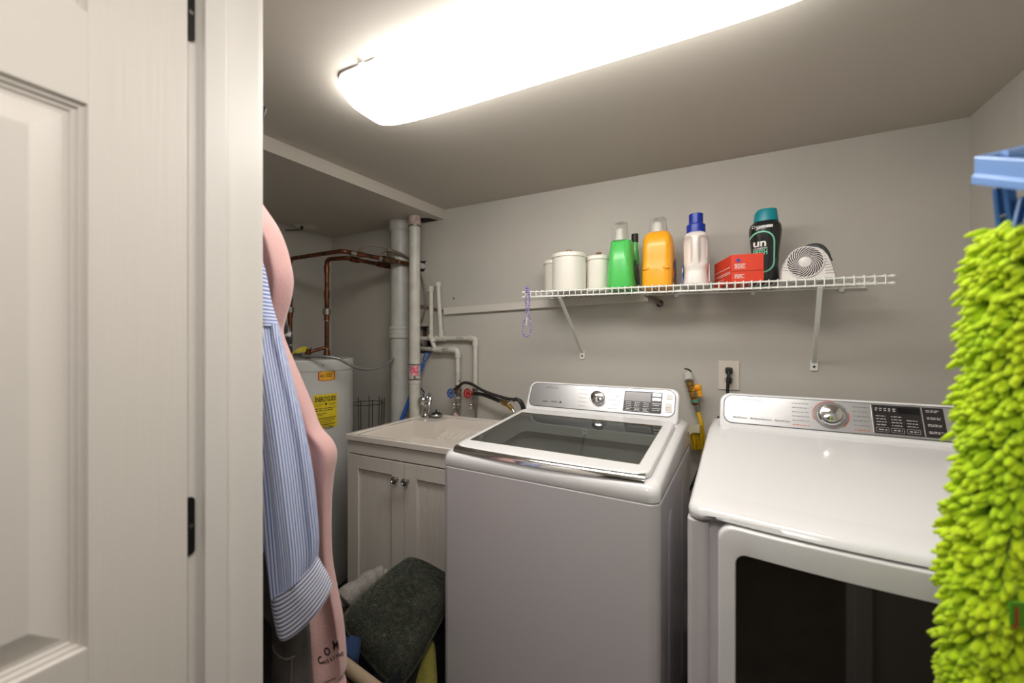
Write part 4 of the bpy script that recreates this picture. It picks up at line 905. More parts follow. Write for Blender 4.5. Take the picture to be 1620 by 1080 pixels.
# ================================================================== washer and dryer
BLKP = mat('display_black', (44, 40, 42), 0.25); LCD = mat('lcd_grey', (150, 146, 146), 0.2)
GLASS = mat('smoked_glass', (70, 78, 72), 0.03, coat=0.0)
def make_smoked():
    nt = GLASS.node_tree; nt.nodes.clear(); o = nt.nodes.new('ShaderNodeOutputMaterial'); mx = nt.nodes.new('ShaderNodeMixShader'); fr_ = nt.nodes.new('ShaderNodeFresnel')
    fr_.inputs['IOR'].default_value = 1.9; g_ = nt.nodes.new('ShaderNodeBsdfGlossy'); g_.inputs['Roughness'].default_value = 0.015; t_ = nt.nodes.new('ShaderNodeBsdfTransparent'); t_.inputs[0].default_value = (0.36, 0.39, 0.36, 1)
    nt.links.new(fr_.outputs[0], mx.inputs[0]); nt.links.new(t_.outputs[0], mx.inputs[1]); nt.links.new(g_.outputs[0], mx.inputs[2]); nt.links.new(mx.outputs[0], o.inputs[0])
make_smoked()
ARCR = mat('red_arc', (206, 84, 50), 0.5)
class Con:      # frame on a tilted console face
    def __init__(s, y, z, al): s.y, s.z, s.a = y, z, al
    def __call__(s, x, h, n=0.0): return Vector((x, s.y+h*math.sin(s.a)-n*math.cos(s.a), s.z+h*math.cos(s.a)+n*math.sin(s.a)))
    def flat(s, n): return lambda x, h: s(x, h, n)
    def slab(s, x0, x1, h0, h1, n0, n1, r=0.002):
        P = rrect(x0, x1, h0, h1, r, 4); return MB().loft([[s(x, h, n0) for x, h in P], [s(x, h, n1) for x, h in P]])
    def frame(s): return (Vector((1, 0, 0)), s(0, 1)-s(0, 0), s(0, 0, 1)-s(0, 0))
def console(root, con, x0, x1, hgt, back, panel_inset=0.016):
    R = lambda o, n: [con(x, h, n) for x, h in rrect(x0+o, x1-o, -0.03+o, hgt-o, 0.034-o*0.6, 7)]
    bk = [Vector((p.x, max(p.y, back), p.z-0.004)) for p in R(0.012, -0.01)]
    MB().loft([bk, R(0.002, -0.012), R(0, -0.004), R(0.001, 0.004), R(0.004, 0.0075), R(0.010, 0.008)]).build('console_housing', WHITE_E, root, local=True, ang=50)
    pi = panel_inset
    P = rrect(x0+pi, x1-pi, 0.010, hgt-pi*0.75, 0.026, 7)
    Pb = rrect(x0+pi-0.003, x1-pi+0.003, 0.007, hgt-pi*0.75+0.003, 0.028, 7)
    MB().loft([[con(x, h, 0.0078) for x, h in Pb], [con(x, h, 0.0086) for x, h in Pb]]).build('panel_gasket', mat('gasket_grey', (96, 94, 94), 0.5), root, local=True)
    return MB().loft([[con(x, h, 0.008) for x, h in P], [con(x, h, 0.0098) for x, h in P]]).build('control_panel', SILVER, root, local=True)
def dial(root, con, x, h, R):
    f = con.frame(); c = con(x, h, 0.0098)
    d_ = MB().lathe([(R*1.12, 0), (R*1.12, 0.003), (R*1.0, 0.006), (R*0.98, 0.02), (R*0.9, 0.026), (R*0.5, 0.029), (0, 0.03)], c, 40, frame=f).build('dial', CHROME, root, local=True, ang=35)
    return d_
def arc(con, x, h, r0, r1, a0, a1, n_=0.0102, k=20):
    P = []; 
    for r in (r0, r1): P += [con(x+r*math.cos(math.radians(a0+(a1-a0)*i/k)), h+r*math.sin(math.radians(a0+(a1-a0)*i/k)), n_) for i in range(k+1)]
    return MB().add(P, [(i, i+1, k+2+i, k+1+i) for i in range(k)])
def rrz(x0, x1, y0, y1, r, zf, bow=0.0, n=6):
    out = []
    P = rrect(x0, x1, y0, y1, r, n); Q = []
    for i in range(len(P)):                       # densify so that bowed edges stay smooth
        a, b = P[i], P[(i+1) % len(P)]; L_ = math.hypot(b[0]-a[0], b[1]-a[1]); k = 12 if L_ > 0.2 else 1
        for j in range(k): Q.append((a[0]+(b[0]-a[0])*j/k, a[1]+(b[1]-a[1])*j/k))
    for x, y in Q:
        w_ = max(0, 1-((x-(x0+x1)/2)/((x1-x0)/2))**2)*max(0, 1-(y-y0)/0.12) if bow else 0
        out.append(Vector((x, y-bow*w_, zf(x, y))))
    return out

# ---- washer
WW, WD = 0.689, 0.70
wa = thing('washing_machine', 'white top-loading washing machine with a smoked glass lid', 'washing machine', (-0.807, 1.098, 0), math.radians(-3.2))
WT = lambda y: 0.917+0.055*min(max(y, 0), 0.56)/0.56
B = lambda o, z: rrz(o, WW-o, o, WD-o, 0.03, lambda x, y: z)
MB().loft([B(0.006, 0.025), B(0.0, 0.04), B(0.0, 0.868), B(0.003, 0.871)]).build('cabinet', WHITE_B, wa, local=True)
for (fx0, fy0_) in ((0.06, 0.06), (0.63, 0.06), (0.06, 0.64), (0.63, 0.64)): MB().cyl((fx0, fy0_, 0), (fx0, fy0_, 0.03), 0.022).build('foot', RUBBER, wa, local=True)
for ya, yb in ((0.14, 0.22), (0.42, 0.50)):
    Pn = [(WW-0.001, y_, z_) for y_, z_ in rrect(ya, yb, 0.12, 0.80, 0.035)]; Pi = [(WW+0.005, y_, z_) for y_, z_ in rrect(ya+0.015, yb-0.015, 0.14, 0.78, 0.03)]
    MB().loft([Pn, Pi]).build('side_emboss', WHITE_B, wa, local=True)
OPN = (0.050, 0.634, 0.070, 0.478)
D_ = lambda o, dz: rrz(o, WW-o, o, WD-o, 0.032, lambda x, y: WT(y)+dz)
rings = [B(0.0035, 0.8715), B(0.0005, 0.874), B(0.0, 0.890), D_(0.0015, -0.016), D_(0.006, -0.008), D_(0.013, -0.003), D_(0.024, 0.0), rrz(*OPN, 0.03, lambda x, y: WT(y)), rrz(*OPN, 0.03, lambda x, y: WT(y)-0.02), rrz(OPN[0]+0.012, OPN[1]-0.012, OPN[2]+0.012, OPN[3]-0.012, 0.03, lambda x, y: WT(y)-0.06)]
MB().loft(rings, cap0=False, cap1=False).build('top_deck', WHITE_E, wa, local=True, ang=50)
TUBG = mat('tub_grey', (150, 152, 150), 0.4); STEEL = mat('drum_steel', (170, 172, 172), 0.3, 0.8)
MB().lathe([(0.33, 0.868), (0.275, 0.866), (0.262, 0.858), (0.262, 0.84), (0.258, 0.835)], (0.343, 0.33, 0), 64).build('tub_ring', TUBG, wa, local=True)
MB().lathe([(0.262, 0.845), (0.262, 0.46), (0.24, 0.43), (0.06, 0.44), (0.0, 0.47)], (0.343, 0.33, 0), 64).build('drum', STEEL, wa, local=True)
LID = (0.030, 0.658, 0.026, 0.535); GL = (0.056, 0.622, 0.084, 0.462)
lidr = [rrz(*LID, 0.035, lambda x, y: WT(y)+0.002, 0.012), rrz(*LID, 0.035, lambda x, y: WT(y)+0.012, 0.012), rrz(LID[0]+0.003, LID[1]-0.003, LID[2]+0.003, LID[3]-0.003, 0.034, lambda x, y: WT(y)+0.0165, 0.012), rrz(LID[0]+0.010, LID[1]-0.010, LID[2]+0.010, LID[3]-0.010, 0.03, lambda x, y: WT(y)+0.018, 0.012), rrz(*GL, 0.006, lambda x, y: WT(y)+0.018), rrz(*GL, 0.006, lambda x, y: WT(y)+0.004)]
lid = MB().loft(lidr, cap0=False, cap1=False).build('lid', WHITE_E, wa, local=True, ang=50)
gx0, gx1, gy0, gy1 = GL
gq = MB(); gq.add([(gx0, gy0, WT(gy0)+0.0165), (gx1, gy0, WT(gy0)+0.0165), (gx1, gy1, WT(gy1)+0.0165), (gx0, gy1, WT(gy1)+0.0165)], [(0, 1, 2, 3)])
gq.build('glass_pane', GLASS, lid, local=True, smooth=False)
tr = MB()
for a, b in (((gx0, gy0), (gx1, gy0)), ((gx1, gy0), (gx1, gy1)), ((gx1, gy1), (gx0, gy1)), ((gx0, gy1), (gx0, gy0))): tr.tube([(a[0], a[1], WT(a[1])+0.0168), (b[0], b[1], WT(b[1])+0.0168)], 0.0016, 6)
tr.build('glass_trim', mat('trim_olive', (128, 118, 92), 0.4, 0.4), lid, local=True)
hr = []
for i in range(25):
    t = i/24; x = 0.038+(0.650-0.038)*t; bw_ = 0.012*(1-((x-0.343)/0.309)**2); yb_ = LID[2]-bw_; zt_ = WT(0)+0.0182
    th = 0.55+0.45*math.sin(PI*t)**0.5
    hr.append([(x, yb_+0.020, zt_+0.0005), (x, yb_+0.006, zt_+0.001), (x, yb_-0.004, zt_-0.003), (x, yb_-0.0105, zt_-0.011), (x, yb_-0.012, zt_-0.011-0.008*th), (x, yb_-0.009, zt_-0.012-0.0095*th), (x, yb_+0.004, zt_-0.012-0.005*th), (x, yb_+0.006, zt_-0.004)])
MB().loft(hr).build('handle', CHROME, lid, local=True)
wc = Con(0.578, 0.982, math.radians(27))
pn = console(wa, wc, 0.014, 0.660, 0.126, 0.69)
dl = dial(wa, wc, 0.3445, 0.063, 0.0265)
m_ = MB(); put_text(m_, 'SAMSUNG', wc.flat(0.0101), 0.0165, 0.128, 0.092, width=0.062); m_.build('brand_lettering', mat('pale_ink', (128, 124, 122), 0.4), pn, local=True, smooth=False)
m_ = MB(); rr = random.Random(9); fl = wc.flat(0.0101)
put_text(m_, 'aquajet', fl, 0.0085, 0.108, 0.030, bold=True); put_text(m_, 'VRT Plus', fl, 0.0085, 0.150, 0.030, bold=True)
m_.add([fl(0.18+0.005*math.cos(t), 0.033+0.004*math.sin(t)) for t in [PI/6*i for i in range(12)]], [tuple(range(12))]); m_.build('print', INK, pn, local=True, smooth=False)
m_ = MB()
for k in range(5):
    lines(m_, fl, 0.262, 0.300, 0.022+0.018*k, 0.026+0.018*k, 1, 0.0018, rr); lines(m_, fl, 0.392, 0.428, 0.022+0.018*k, 0.026+0.018*k, 1, 0.0018, rr)
m_.build('dial_print', INKG, pn, local=True, smooth=False)
MB().add(*[(q.v, q.f) for q in [arc(wc, 0.3445, 0.063, 0.036, 0.0372, 150, 215)]][0]).add(*[(q.v, q.f) for q in [arc(wc, 0.3445, 0.063, 0.036, 0.0372, -45, 10)]][0]).build('dial_arc', INKG, pn, local=True, smooth=False)
dsp = wc.slab(0.452, 0.598, 0.018, 0.104, 0.0095, 0.0112, 0.004).build('display', BLKP, wa, local=True)
wc.slab(0.456, 0.556, 0.062, 0.099, 0.011, 0.0118).build('lcd_screen', LCD, dsp, local=True)
m_ = MB()
for r_ in range(3):
    for c_ in range(3): lines(m_, wc.flat(0.0116), 0.461+0.034*c_, 0.482+0.034*c_, 0.040+0.0075*r_, 0.044+0.0075*r_, 1, 0.002, rr)
for c_ in range(3):
    for h0 in (0.022, 0.0335): m_.add([wc(x, h, 0.0116) for x, h in ((0.459+0.033*c_, h0), (0.487+0.033*c_, h0), (0.487+0.033*c_, h0+0.0012), (0.459+0.033*c_, h0+0.0012))], [(0, 1, 2, 3)])
    lines(m_, wc.flat(0.0116), 0.464+0.033*c_, 0.481+0.033*c_, 0.0265, 0.0305, 1, 0.0028, rr)
for h0 in (0.036, 0.056): m_.add([wc(x, h, 0.0116) for x, h in ((0.562, h0), (0.595, h0), (0.595, h0+0.002), (0.562, h0+0.002))], [(0, 1, 2, 3)]); lines(m_, wc.flat(0.0116), 0.565, 0.59, h0-0.008, h0-0.004, 1, 0.0024, rr)
m_.build('display_print', WHITEINK, dsp, local=True, smooth=False)
for h0, h1 in ((0.086, 0.1), (0.068, 0.08)): wc.slab(0.562, 0.594, h0, h1, 0.011, 0.0125).build('button', SILVER, dsp, local=True)
wc.slab(0.612, 0.636, 0.078, 0.098, 0.0095, 0.012, 0.004).build('power_button', WHITE_P, wa, local=True)
sb_ = wc.slab(0.610, 0.636, 0.026, 0.062, 0.0095, 0.012, 0.004).build('start_button', WHITE_P, wa, local=True)
m_ = MB()
for k in range(3): lines(m_, wc.flat(0.0123), 0.614, 0.632, 0.031+0.006*k, 0.035+0.006*k, 1, 0.0022, rr)
m_.build('button_print', mat('red_ink', (206, 150, 146), 0.5), sb_, local=True, smooth=False)

# ---- dryer
DW, DD = 0.688, 0.74
dy = thing('dryer', 'white front-loading dryer with a dark glass door window', 'dryer', (-0.053, 1.031, 0), math.radians(-4.0))
DT = lambda y: 0.908+0.080*min(max(y, 0), 0.55)/0.55
B = lambda o, z: rrz(o, DW-o, o, DD-o, 0.03, lambda x, y: z)
MB().loft([B(0.006, 0.025), B(0.0, 0.04), B(0.0, 0.868), B(0.003, 0.871)]).build('cabinet', WHITE_B, dy, local=True)
for (fx0, fy0_) in ((0.06, 0.06), (0.63, 0.06), (0.06, 0.68), (0.63, 0.68)): MB().cyl((fx0, fy0_, 0), (fx0, fy0_, 0.03), 0.022).build('foot', RUBBER, dy, local=True)
bowf = lambda o, zf, bw_: rrz(o, DW-o, o-0.014, DD-o, 0.034, zf, bw_*0.8)
zl = lambda x, y: 0.8715+0.020*max(0, 1-(abs(x-DW/2)/(DW/2-0.035))**14 if abs(x-DW/2) < DW/2-0.035 else 0)*(1 if y < 0.05 else 0)
zl2 = lambda x, y: zl(x, y)+0.006
Dt = lambda dz: (lambda x, y: DT(y)+dz)
rings = [bowf(0.006, zl, 0.03), bowf(0.0005, zl2, 0.045), bowf(0.0, Dt(-0.020), 0.050), bowf(0.003, Dt(-0.010), 0.049), bowf(0.010, Dt(-0.003), 0.046), bowf(0.024, Dt(0.0), 0.04),
         rrz(0.055, DW-0.055, 0.05, 0.545, 0.05, Dt(0.001), 0.02), rrz(0.060, DW-0.060, 0.055, 0.54, 0.05, Dt(-0.001), 0.02)]
MB().loft(rings, cap0=True, cap1=True).build('top_cover', WHITE_E, dy, local=True, ang=60)
dc = Con(0.560, 0.990, math.radians(27))
pn = console(dy, dc, 0.034, 0.672, 0.119, 0.70)
dial(dy, dc, 0.345, 0.060, 0.029)
MB().lathe([(0.0345, 0), (0.0345, 0.003), (0.043, 0.003), (0.043, 0)], dc(0.345, 0.060, 0.0092), 48, frame=dc.frame()).build('dial_ring', CHROME2, dy, local=True)
a1 = arc(dc, 0.345, 0.060, 0.044, 0.0462, 75, 205, 0.0103); a2 = arc(dc, 0.345, 0.060, 0.044, 0.0462, -48, 15, 0.0103); a1.add(a2.v, a2.f).build('red_arc', ARCR, pn, local=True, smooth=False)
arc(dc, 0.345, 0.060, 0.045, 0.0462, 30, 62, 0.0103).build('dark_arc', INKG, pn, local=True, smooth=False)
m_ = MB(); put_text(m_, 'SAMSUNG', dc.flat(0.0101), 0.0165, 0.130, 0.088, width=0.066); m_.build('brand_lettering', mat('pale_ink2', (132, 128, 126), 0.5), pn, local=True, smooth=False)
m_ = MB(); fl = dc.flat(0.0101)
put_text(m_, 'MultiSteam', fl, 0.0095, 0.098, 0.026, bold=True); put_text(m_, 'MoistureSensor', fl, 0.0095, 0.158, 0.026, bold=True); put_text(m_, 'SmartCare', fl, 0.0095, 0.218, 0.026, bold=True); m_.build('print', INKG, pn, local=True, smooth=False)
m_ = MB(); m2 = MB()
for k in range(6):
    lines(m_ if k else m2, fl, 0.245, 0.290, 0.018+0.0145*k, 0.022+0.0145*k, 1, 0.0022, rr); lines(m_ if k else m2, fl, 0.40, 0.438, 0.018+0.0145*k, 0.022+0.0145*k, 1, 0.0022, rr)
m_.build('dial_print', INKG, pn, local=True, smooth=False); m2.build('red_print', ARCR, pn, local=True, smooth=False)
dsp = dc.slab(0.446, 0.602, 0.016, 0.104, 0.0095, 0.0112, 0.004).build('display', BLKP, dy, local=True)
dc.slab(0.504, 0.552, 0.080, 0.098, 0.011, 0.0116).build('screen', mat('dark_screen', (24, 24, 26), 0.15), dsp, local=True)
dc.slab(0.4445, 0.4475, 0.016, 0.104, 0.0095, 0.0125).build('chrome_strip', CHROME, dsp, local=True); dc.slab(0.5545, 0.5575, 0.016, 0.104, 0.0095, 0.0122).build('chrome_strip', CHROME, dsp, local=True)
m_ = MB(); f5 = dc.flat(0.0117)
for r_ in range(4):
    for c_ in range(3):
        if not (c_ == 2 and r_ == 3): lines(m_, f5, 0.453+0.034*c_, 0.476+0.034*c_, 0.040+0.009*r_, 0.0445+0.009*r_, 1, 0.0022, rr)
for c_ in range(3):
    band(m_, dens([(0.451+0.034*c_, 0.021), (0.479+0.034*c_, 0.021), (0.479+0.034*c_, 0.034), (0.451+0.034*c_, 0.034)], 2), 0.0008, f5); lines(m_, f5, 0.456+0.034*c_, 0.475+0.034*c_, 0.025, 0.030, 1, 0.003, rr)
for c_ in range(4): lines(m_, f5, 0.565, 0.594, 0.026+0.021*c_, 0.034+0.021*c_, 2, 0.0022, rr)
for c_ in range(5): lines(m_, f5, 0.453+0.010*c_, 0.459+0.010*c_, 0.084, 0.096, 2, 0.003, rr)
m_.build('display_print', mat('dim_print', (196, 190, 188), 0.5), dsp, local=True, smooth=False)
dc.slab(0.614, 0.638, 0.070, 0.094, 0.0095, 0.012, 0.004).build('power_button', WHITE_P, dy, local=True); dc.slab(0.614, 0.638, 0.022, 0.058, 0.0095, 0.012, 0.004).build('start_button', WHITE_P, dy, local=True)
for xa_, xb_ in ((0.0, 0.046), (DW-0.046, DW)):       # rounded posts beside the door
    MB().loft([[(x, y, z) for x, y in rrect(xa_, xb_, -0.0135, 0.04, 0.014, 5)] for z in (0.03, 0.8695)]).build('front_post', WHITE_B, dy, local=True)
# door with bowed face and window
dx0, dx1, dz0, dz1 = 0.064, 0.624, 0.20, 0.884
def dface(o, y, r, bw_=0.022, ot=0.0):
    out = []; P = rrect(dx0+o, dx1-o, dz0+o, dz1-o-ot, r, 7); Q = []
    for i in range(len(P)):
        a, b = P[i], P[(i+1) % len(P)]; k = 12 if math.hypot(b[0]-a[0], b[1]-a[1]) > 0.2 else 1
        for j in range(k): Q.append((a[0]+(b[0]-a[0])*j/k, a[1]+(b[1]-a[1])*j/k))
    for x, z in Q: out.append((x, y-bw_*(1-((x-0.344)/0.28)**2), z))
    return out
wi = 0.036
door = MB().loft([dface(0.004, 0.002, 0.03, 0.0), dface(0.0, -0.020, 0.032), dface(0.002, -0.032, 0.032), dface(0.007, -0.0365, 0.03), dface(wi-0.002, -0.0365, 0.022, ot=0.019), dface(wi, -0.034, 0.022, ot=0.019), dface(wi+0.001, -0.026, 0.022, ot=0.019)], cap0=True, cap1=False).build('door', WHITE_E, dy, local=True, ang=50)
BG = mat('black_door_glass', (26, 23, 20), 0.05, coat=0.0, spec=1.0, var=(3, (34, 30, 26), 0.4, 0.7))
gx0, gx1, gz0, gz1 = dx0+wi-0.002, dx1-wi+0.002, dz0+wi-0.002, dz1-wi-0.017
MB().grid(lambda i, j: Vector((gx0+(gx1-gx0)*i, -0.031-0.020*(1-((gx0+(gx1-gx0)*i-0.344)/0.28)**2)-0.004*(1-(2*j-1)**2), gz0+(gz1-gz0)*j)), 24, 24).build('window_glass', BG, door, local=True)

# ================================================================== clothes hanging inside the door
def cloth(rows, folds, n=56, per=6, uvscale=1.0, cap=True, seed=1, droop=0.0):
    """rows: (uL, vL, uR, vR, t, thickness, front sag px). Returns builder of a hollow draped sleeve-like form."""
    rd = random.Random(seed); keys = []
    for (uL, vL, uR, vR, t, th, sag) in rows: keys.append((at(uL, vL, t), at(uR, vR, t), th, sag*t/F))
    L = catmull([k[0] for k in keys], per); R = catmull([k[1] for k in keys], per)
    TT = catmull([Vector((k[2], k[3], 0)) for k in keys], per)
    rings = []; uvs = []; s = 0.0
    ph = [(rd.uniform(0, 6.28), rd.uniform(-1.5, 1.5)) for _ in folds]
    for i in range(len(L)):
        c = (L[i]+R[i])/2; hx = (R[i]-L[i])/2; th, sag = TT[i].x, TT[i].y
        if i: s += (c-cprev).length
        cprev = c; ring = []; uv = []; acc = 0; q = i/(len(L)-1)
        for k in range(n):
            a = 2*PI*k/n; f = 0
            for (fr_, am), (p0_, p1_) in zip(folds, ph): f += am*math.sin(fr_*a+p0_+p1_*q*3)
            ca, sa = math.cos(a), math.sin(a)
            fw = abs(sa)                       # folds act on the faces, not on the silhouette
            ring.append(c+hx*ca+E2*(th*(sa+f*fw*1.0))+Vector((0, 0, -sag*max(0, -sa))))
            uv.append((acc, s))
            if k and True: pass
        acc = 0; uv = []
        for k in range(n):
            if k: acc += (ring[k]-ring[k-1]).length
            uv.append((acc, s))
        u0 = uv[n*3//4][0]; uv = [(x-u0, y_) for x, y_ in uv]
        rings.append(ring); uvs.append(uv)
    mb = MB(); mb.loft(rings, cap, cap, uvs=uvs); return mb
def stripes(name, axis, freq, base, line, duty=0.5, wob=0.02):
    m = bpy.data.materials.new(name); m.use_nodes = True; nt = m.node_tree; p = nt.nodes['Principled BSDF']; p.inputs['Roughness'].default_value = 0.85; p.inputs['Specular IOR Level'].default_value = 0.2
    uv = nt.nodes.new('ShaderNodeUVMap'); sp_ = nt.nodes.new('ShaderNodeSeparateXYZ'); nt.links.new(uv.outputs[0], sp_.inputs[0])
    mu = nt.nodes.new('ShaderNodeMath'); mu.operation = 'MULTIPLY'; mu.inputs[1].default_value = freq; nt.links.new(sp_.outputs[axis], mu.inputs[0])
    fr_ = nt.nodes.new('ShaderNodeMath'); fr_.operation = 'FRACT'; nt.links.new(mu.outputs[0], fr_.inputs[0])
    cr = nt.nodes.new('ShaderNodeValToRGB'); e = cr.color_ramp.elements; e[0].position = 0.0; e[0].color = lin(base); e[1].position = 1.0; e[1].color = lin(base)
    for pos, c in ((0.5-duty/2-0.08, base), (0.5-duty/2, line), (0.5+duty/2, line), (0.5+duty/2+0.08, base)):
        q = cr.color_ramp.elements.new(pos); q.color = lin(c)
    nt.links.new(fr_.outputs[0], cr.inputs[0]); nt.links.new(cr.outputs[0], p.inputs['Base Color'])
    tc = nt.nodes.new('ShaderNodeTexCoord'); nz = nt.nodes.new('ShaderNodeTexNoise'); nz.inputs['Scale'].default_value = 35; b = nt.nodes.new('ShaderNodeBump'); b.inputs['Strength'].default_value = 0.35; b.inputs['Distance'].default_value = 0.004
    nt.links.new(tc.outputs['Object'], nz.inputs['Vector']); nt.links.new(nz.outputs[0], b.inputs['Height']); nt.links.new(b.outputs[0], p.inputs['Normal']); return m
STR = stripes('blue_stripe_sleeve', 'X', 165, (214, 216, 230), (86, 116, 184), 0.34)
STRC = stripes('blue_stripe_cuff', 'Y', 150, (222, 222, 232), (92, 100, 136), 0.36)
STRB = stripes('blue_stripe_body', 'X', 150, (150, 168, 206), (46, 74, 138), 0.42)
PINK = mat('pink_fleece', (214, 170, 166), 0.9, bump=(260, 0.35), var=(9, (204, 158, 155), 0.35, 0.7), sheen=0.3)
hk = thing('coat_hook_rail', 'white hook rail on the wall just inside the door', 'hook rail', (-0.93, 0.44, 1.75))
MB().box(-1.06, -0.80, 0.4405, 0.455, 1.735, 1.785).build('rail', TRIMW, hk, bevel=0.003)
for x in (-1.0, -0.93, -0.86): MB().tube(catmull([(x, 0.455, 1.755), (x, 0.50, 1.74), (x, 0.53, 1.75), (x, 0.54, 1.78)], 5), 0.005, 8).build('hook', BLACK, hk)

T = 0.97
prow = [(352, 262, 372, 262, .92, .02, 0), (350, 290, 392, 290, .95, .03, 0), (352, 315, 408, 315, T, .04, 0), (354, 350, 432, 350, T, .048, 0), (358, 380, 446, 380, T, .05, 0), (360, 410, 455, 410, T, .05, 0), (362, 440, 460, 440, T, .05, 0), (364, 470, 457, 470, T, .046, 0), (368, 500, 449, 500, T, .042, 0), (370, 522, 444, 522, T, .04, 0), (372, 545, 451, 545, T, .04, 0), (378, 590, 470, 590, T, .045, 0), (384, 640, 491, 640, T, .048, 0), (388, 675, 504, 675, T, .05, 0), (392, 700, 524, 700, T, .055, 0), (396, 722, 530, 722, T, .058, 0), (402, 760, 525, 760, T, .052, 0), (408, 810, 522, 810, T, .046, 0), (415, 880, 523, 880, T, .045, 0), (425, 930, 531, 930, T, .045, 0), (432, 980, 540, 980, T, .05, 0), (436, 1030, 545, 1030, T, .05, 0), (438, 1060, 546, 1060, T, .048, 0), (440, 1066, 541, 1068, T, .043, 0), (440, 1085, 546, 1085, T, .045, 0), (440, 1130, 544, 1130, T, .04, 0)]
pkm = cloth(prow, [(3, 0.30), (7, 0.42), (11, 0.16)], n=72, per=6, seed=4)
pk = thing('pink_sweatshirt', 'pink sweatshirt hanging inside the doorway with black lettering on its sleeve', 'sweatshirt', (at(440, 800, T).x, at(440, 800, T).y, 0.42))
pkb = pkm.build('body', PINK, pk, ang=180)
# letters set on the sleeve surface
bvh = BVHTree.FromPolygons([tuple(v) for v in pkm.v], [f for f in pkm.f])
def hit(u, v):
    r = ray(u, v).normalized(); h_ = bvh.ray_cast(O, r)
    return h_[0]-r*0.0012 if h_[0] else at(u, v, T-0.05)
m_ = MB()
def letter(ch, u, v, size, rot, wscale=1.0, bold=True):
    V, Fs, wd = text_geo(ch, bold); ca, sa = math.cos(math.radians(rot)), math.sin(math.radians(rot)); P = []
    for p in V:
        x = (p.x-wd/2)*size*wscale; y_ = (p.y-0.35)*size; P.append(hit(u+x*ca-y_*sa, v-(x*sa+y_*ca)))
    m_.add(P, Fs)
for ch, u, v, sz_, rt in (('C', 507, 1044, 17, 24), ('O', 517.5, 1030, 18, 16), ('M', 531, 1020, 20, 8)): letter(ch, u, v, sz_, rt, 0.66)
for i, ch in enumerate('HEAVYWE'): letter(ch, 514.5+i*4.6, 1047-i*2.2, 9, 18-2*i, 0.62)
m_.build('lettering', INK, pk, smooth=False)

shirt = thing('striped_shirt', 'blue and white striped shirt with a hanging sleeve and cuff', 'shirt', (at(440, 800, .84).x, at(440, 800, .84).y, 0.7))
t = .84
yk = [(372, 330, 392, 330, .86, .02, 0), (376, 380, 402, 380, t, .028, 0), (380, 420, 415, 425, t, .032, 0), (384, 470, 425, 478, t, .034, 0), (386, 505, 434, 507, t, .034, 0), (387, 519, 437, 516, t, .033, 0)]
STRY = stripes('blue_stripe_yoke', 'Y', 120, (214, 216, 230), (96, 124, 190), 0.36)
cloth(yk, [(3, 0.12), (6, 0.08)], seed=8).build('yoke', STRY, shirt, ang=180)
sv = [(387, 512, 437, 512, t, .031, 0), (390, 550, 446, 550, t, .034, 0), (396, 610, 462, 610, t, .036, 0), (402, 680, 479, 680, t, .038, 0), (410, 750, 492, 750, t, .040, 0), (418, 820, 499, 815, t, .040, 0), (425, 880, 502, 858, t, .038, 6), (431, 930, 501, 884, t, .036, 12)]
cloth(sv, [(3, 0.20), (6, 0.26), (11, 0.09)], n=80, seed=11, cap=False).build('sleeve', STR, shirt, ang=180)
cf_ = [(430, 928, 501, 882, t, .037, 12), (432, 945, 508, 895, t, .038, 16), (436, 968, 517, 910, t, .039, 20), (440, 985, 524, 927, t, .039, 24), (440.5, 985, 523.5, 927, t, .036, 24), (437, 968, 516, 910, t, .034, 20)]
cloth(cf_, [(3, 0.06), (5, 0.04)], n=80, seed=12, cap=False).build('cuff', STRC, shirt, ang=180)
bt = .90
bd = [(372, 470, 392, 470, bt, .02, 0), (374, 600, 410, 600, bt, .022, 0), (378, 700, 424, 700, bt, .022, 0), (380, 800, 427, 800, bt, .022, 0), (382, 900, 428, 900, bt, .022, 0), (384, 950, 424, 950, bt, .021, 0), (386, 985, 419, 978, bt, .02, 0)]
cloth(bd, [(5, 0.2), (9, 0.12)], n=64, seed=15).build('shirt_body', STRB, shirt, ang=180)

JEAN = mat('charcoal_denim', (84, 78, 74), 0.9, bump=(200, 0.3), var=(14, (60, 56, 54), 0.4, 0.7))
jt = .895
jr = [(400, 870, 470, 870, jt, .022, 0), (402, 930, 482, 930, jt, .025, 0), (404, 1000, 490, 1000, jt, .028, 0), (405, 1060, 492, 1060, jt, .028, 0), (405, 1140, 494, 1140, jt, .028, 0), (405, 1300, 494, 1300, jt, .026, 0)]
trs = thing('charcoal_trousers', 'dark grey trousers with a pocket seam hanging below the shirt cuff', 'trousers', (at(448, 1000, jt).x, at(448, 1000, jt).y, 0.22))
jm = cloth(jr, [(2, 0.1), (5, 0.12)], n=64, seed=21); jm.build('leg', JEAN, trs, ang=180)
bvj = BVHTree.FromPolygons([tuple(v) for v in jm.v], [f for f in jm.f])
def hitj(u, v):
    r = ray(u, v).normalized(); h_ = bvj.ray_cast(O, r); return h_[0]-r*0.001 if h_[0] else at(u, v, jt-.03)
MB().tube([hitj(u, v) for u, v in ((426, 1010), (434, 1030), (444, 1040), (455, 1043), (466, 1038))], 0.0022, 6).tube([hitj(u, v) for u, v in ((461, 1040), (461, 1060), (460, 1085), (460, 1110))], 0.0018, 6).build('pocket_seam', mat('seam_grey', (104, 98, 92), 0.9), trs)
BLKC = mat('black_cloth', (20, 19, 20), 0.95)
kb = [(384, 880, 420, 880, .955, .014, 0), (384, 950, 436, 950, .955, .016, 0), (384, 1040, 434, 1040, .955, .016, 0), (384, 1200, 432, 1200, .955, .016, 0)]
kb = [(378, v0, u1, v1, .865, .012, 0) for _, v0, u1, v1, *_ in kb]
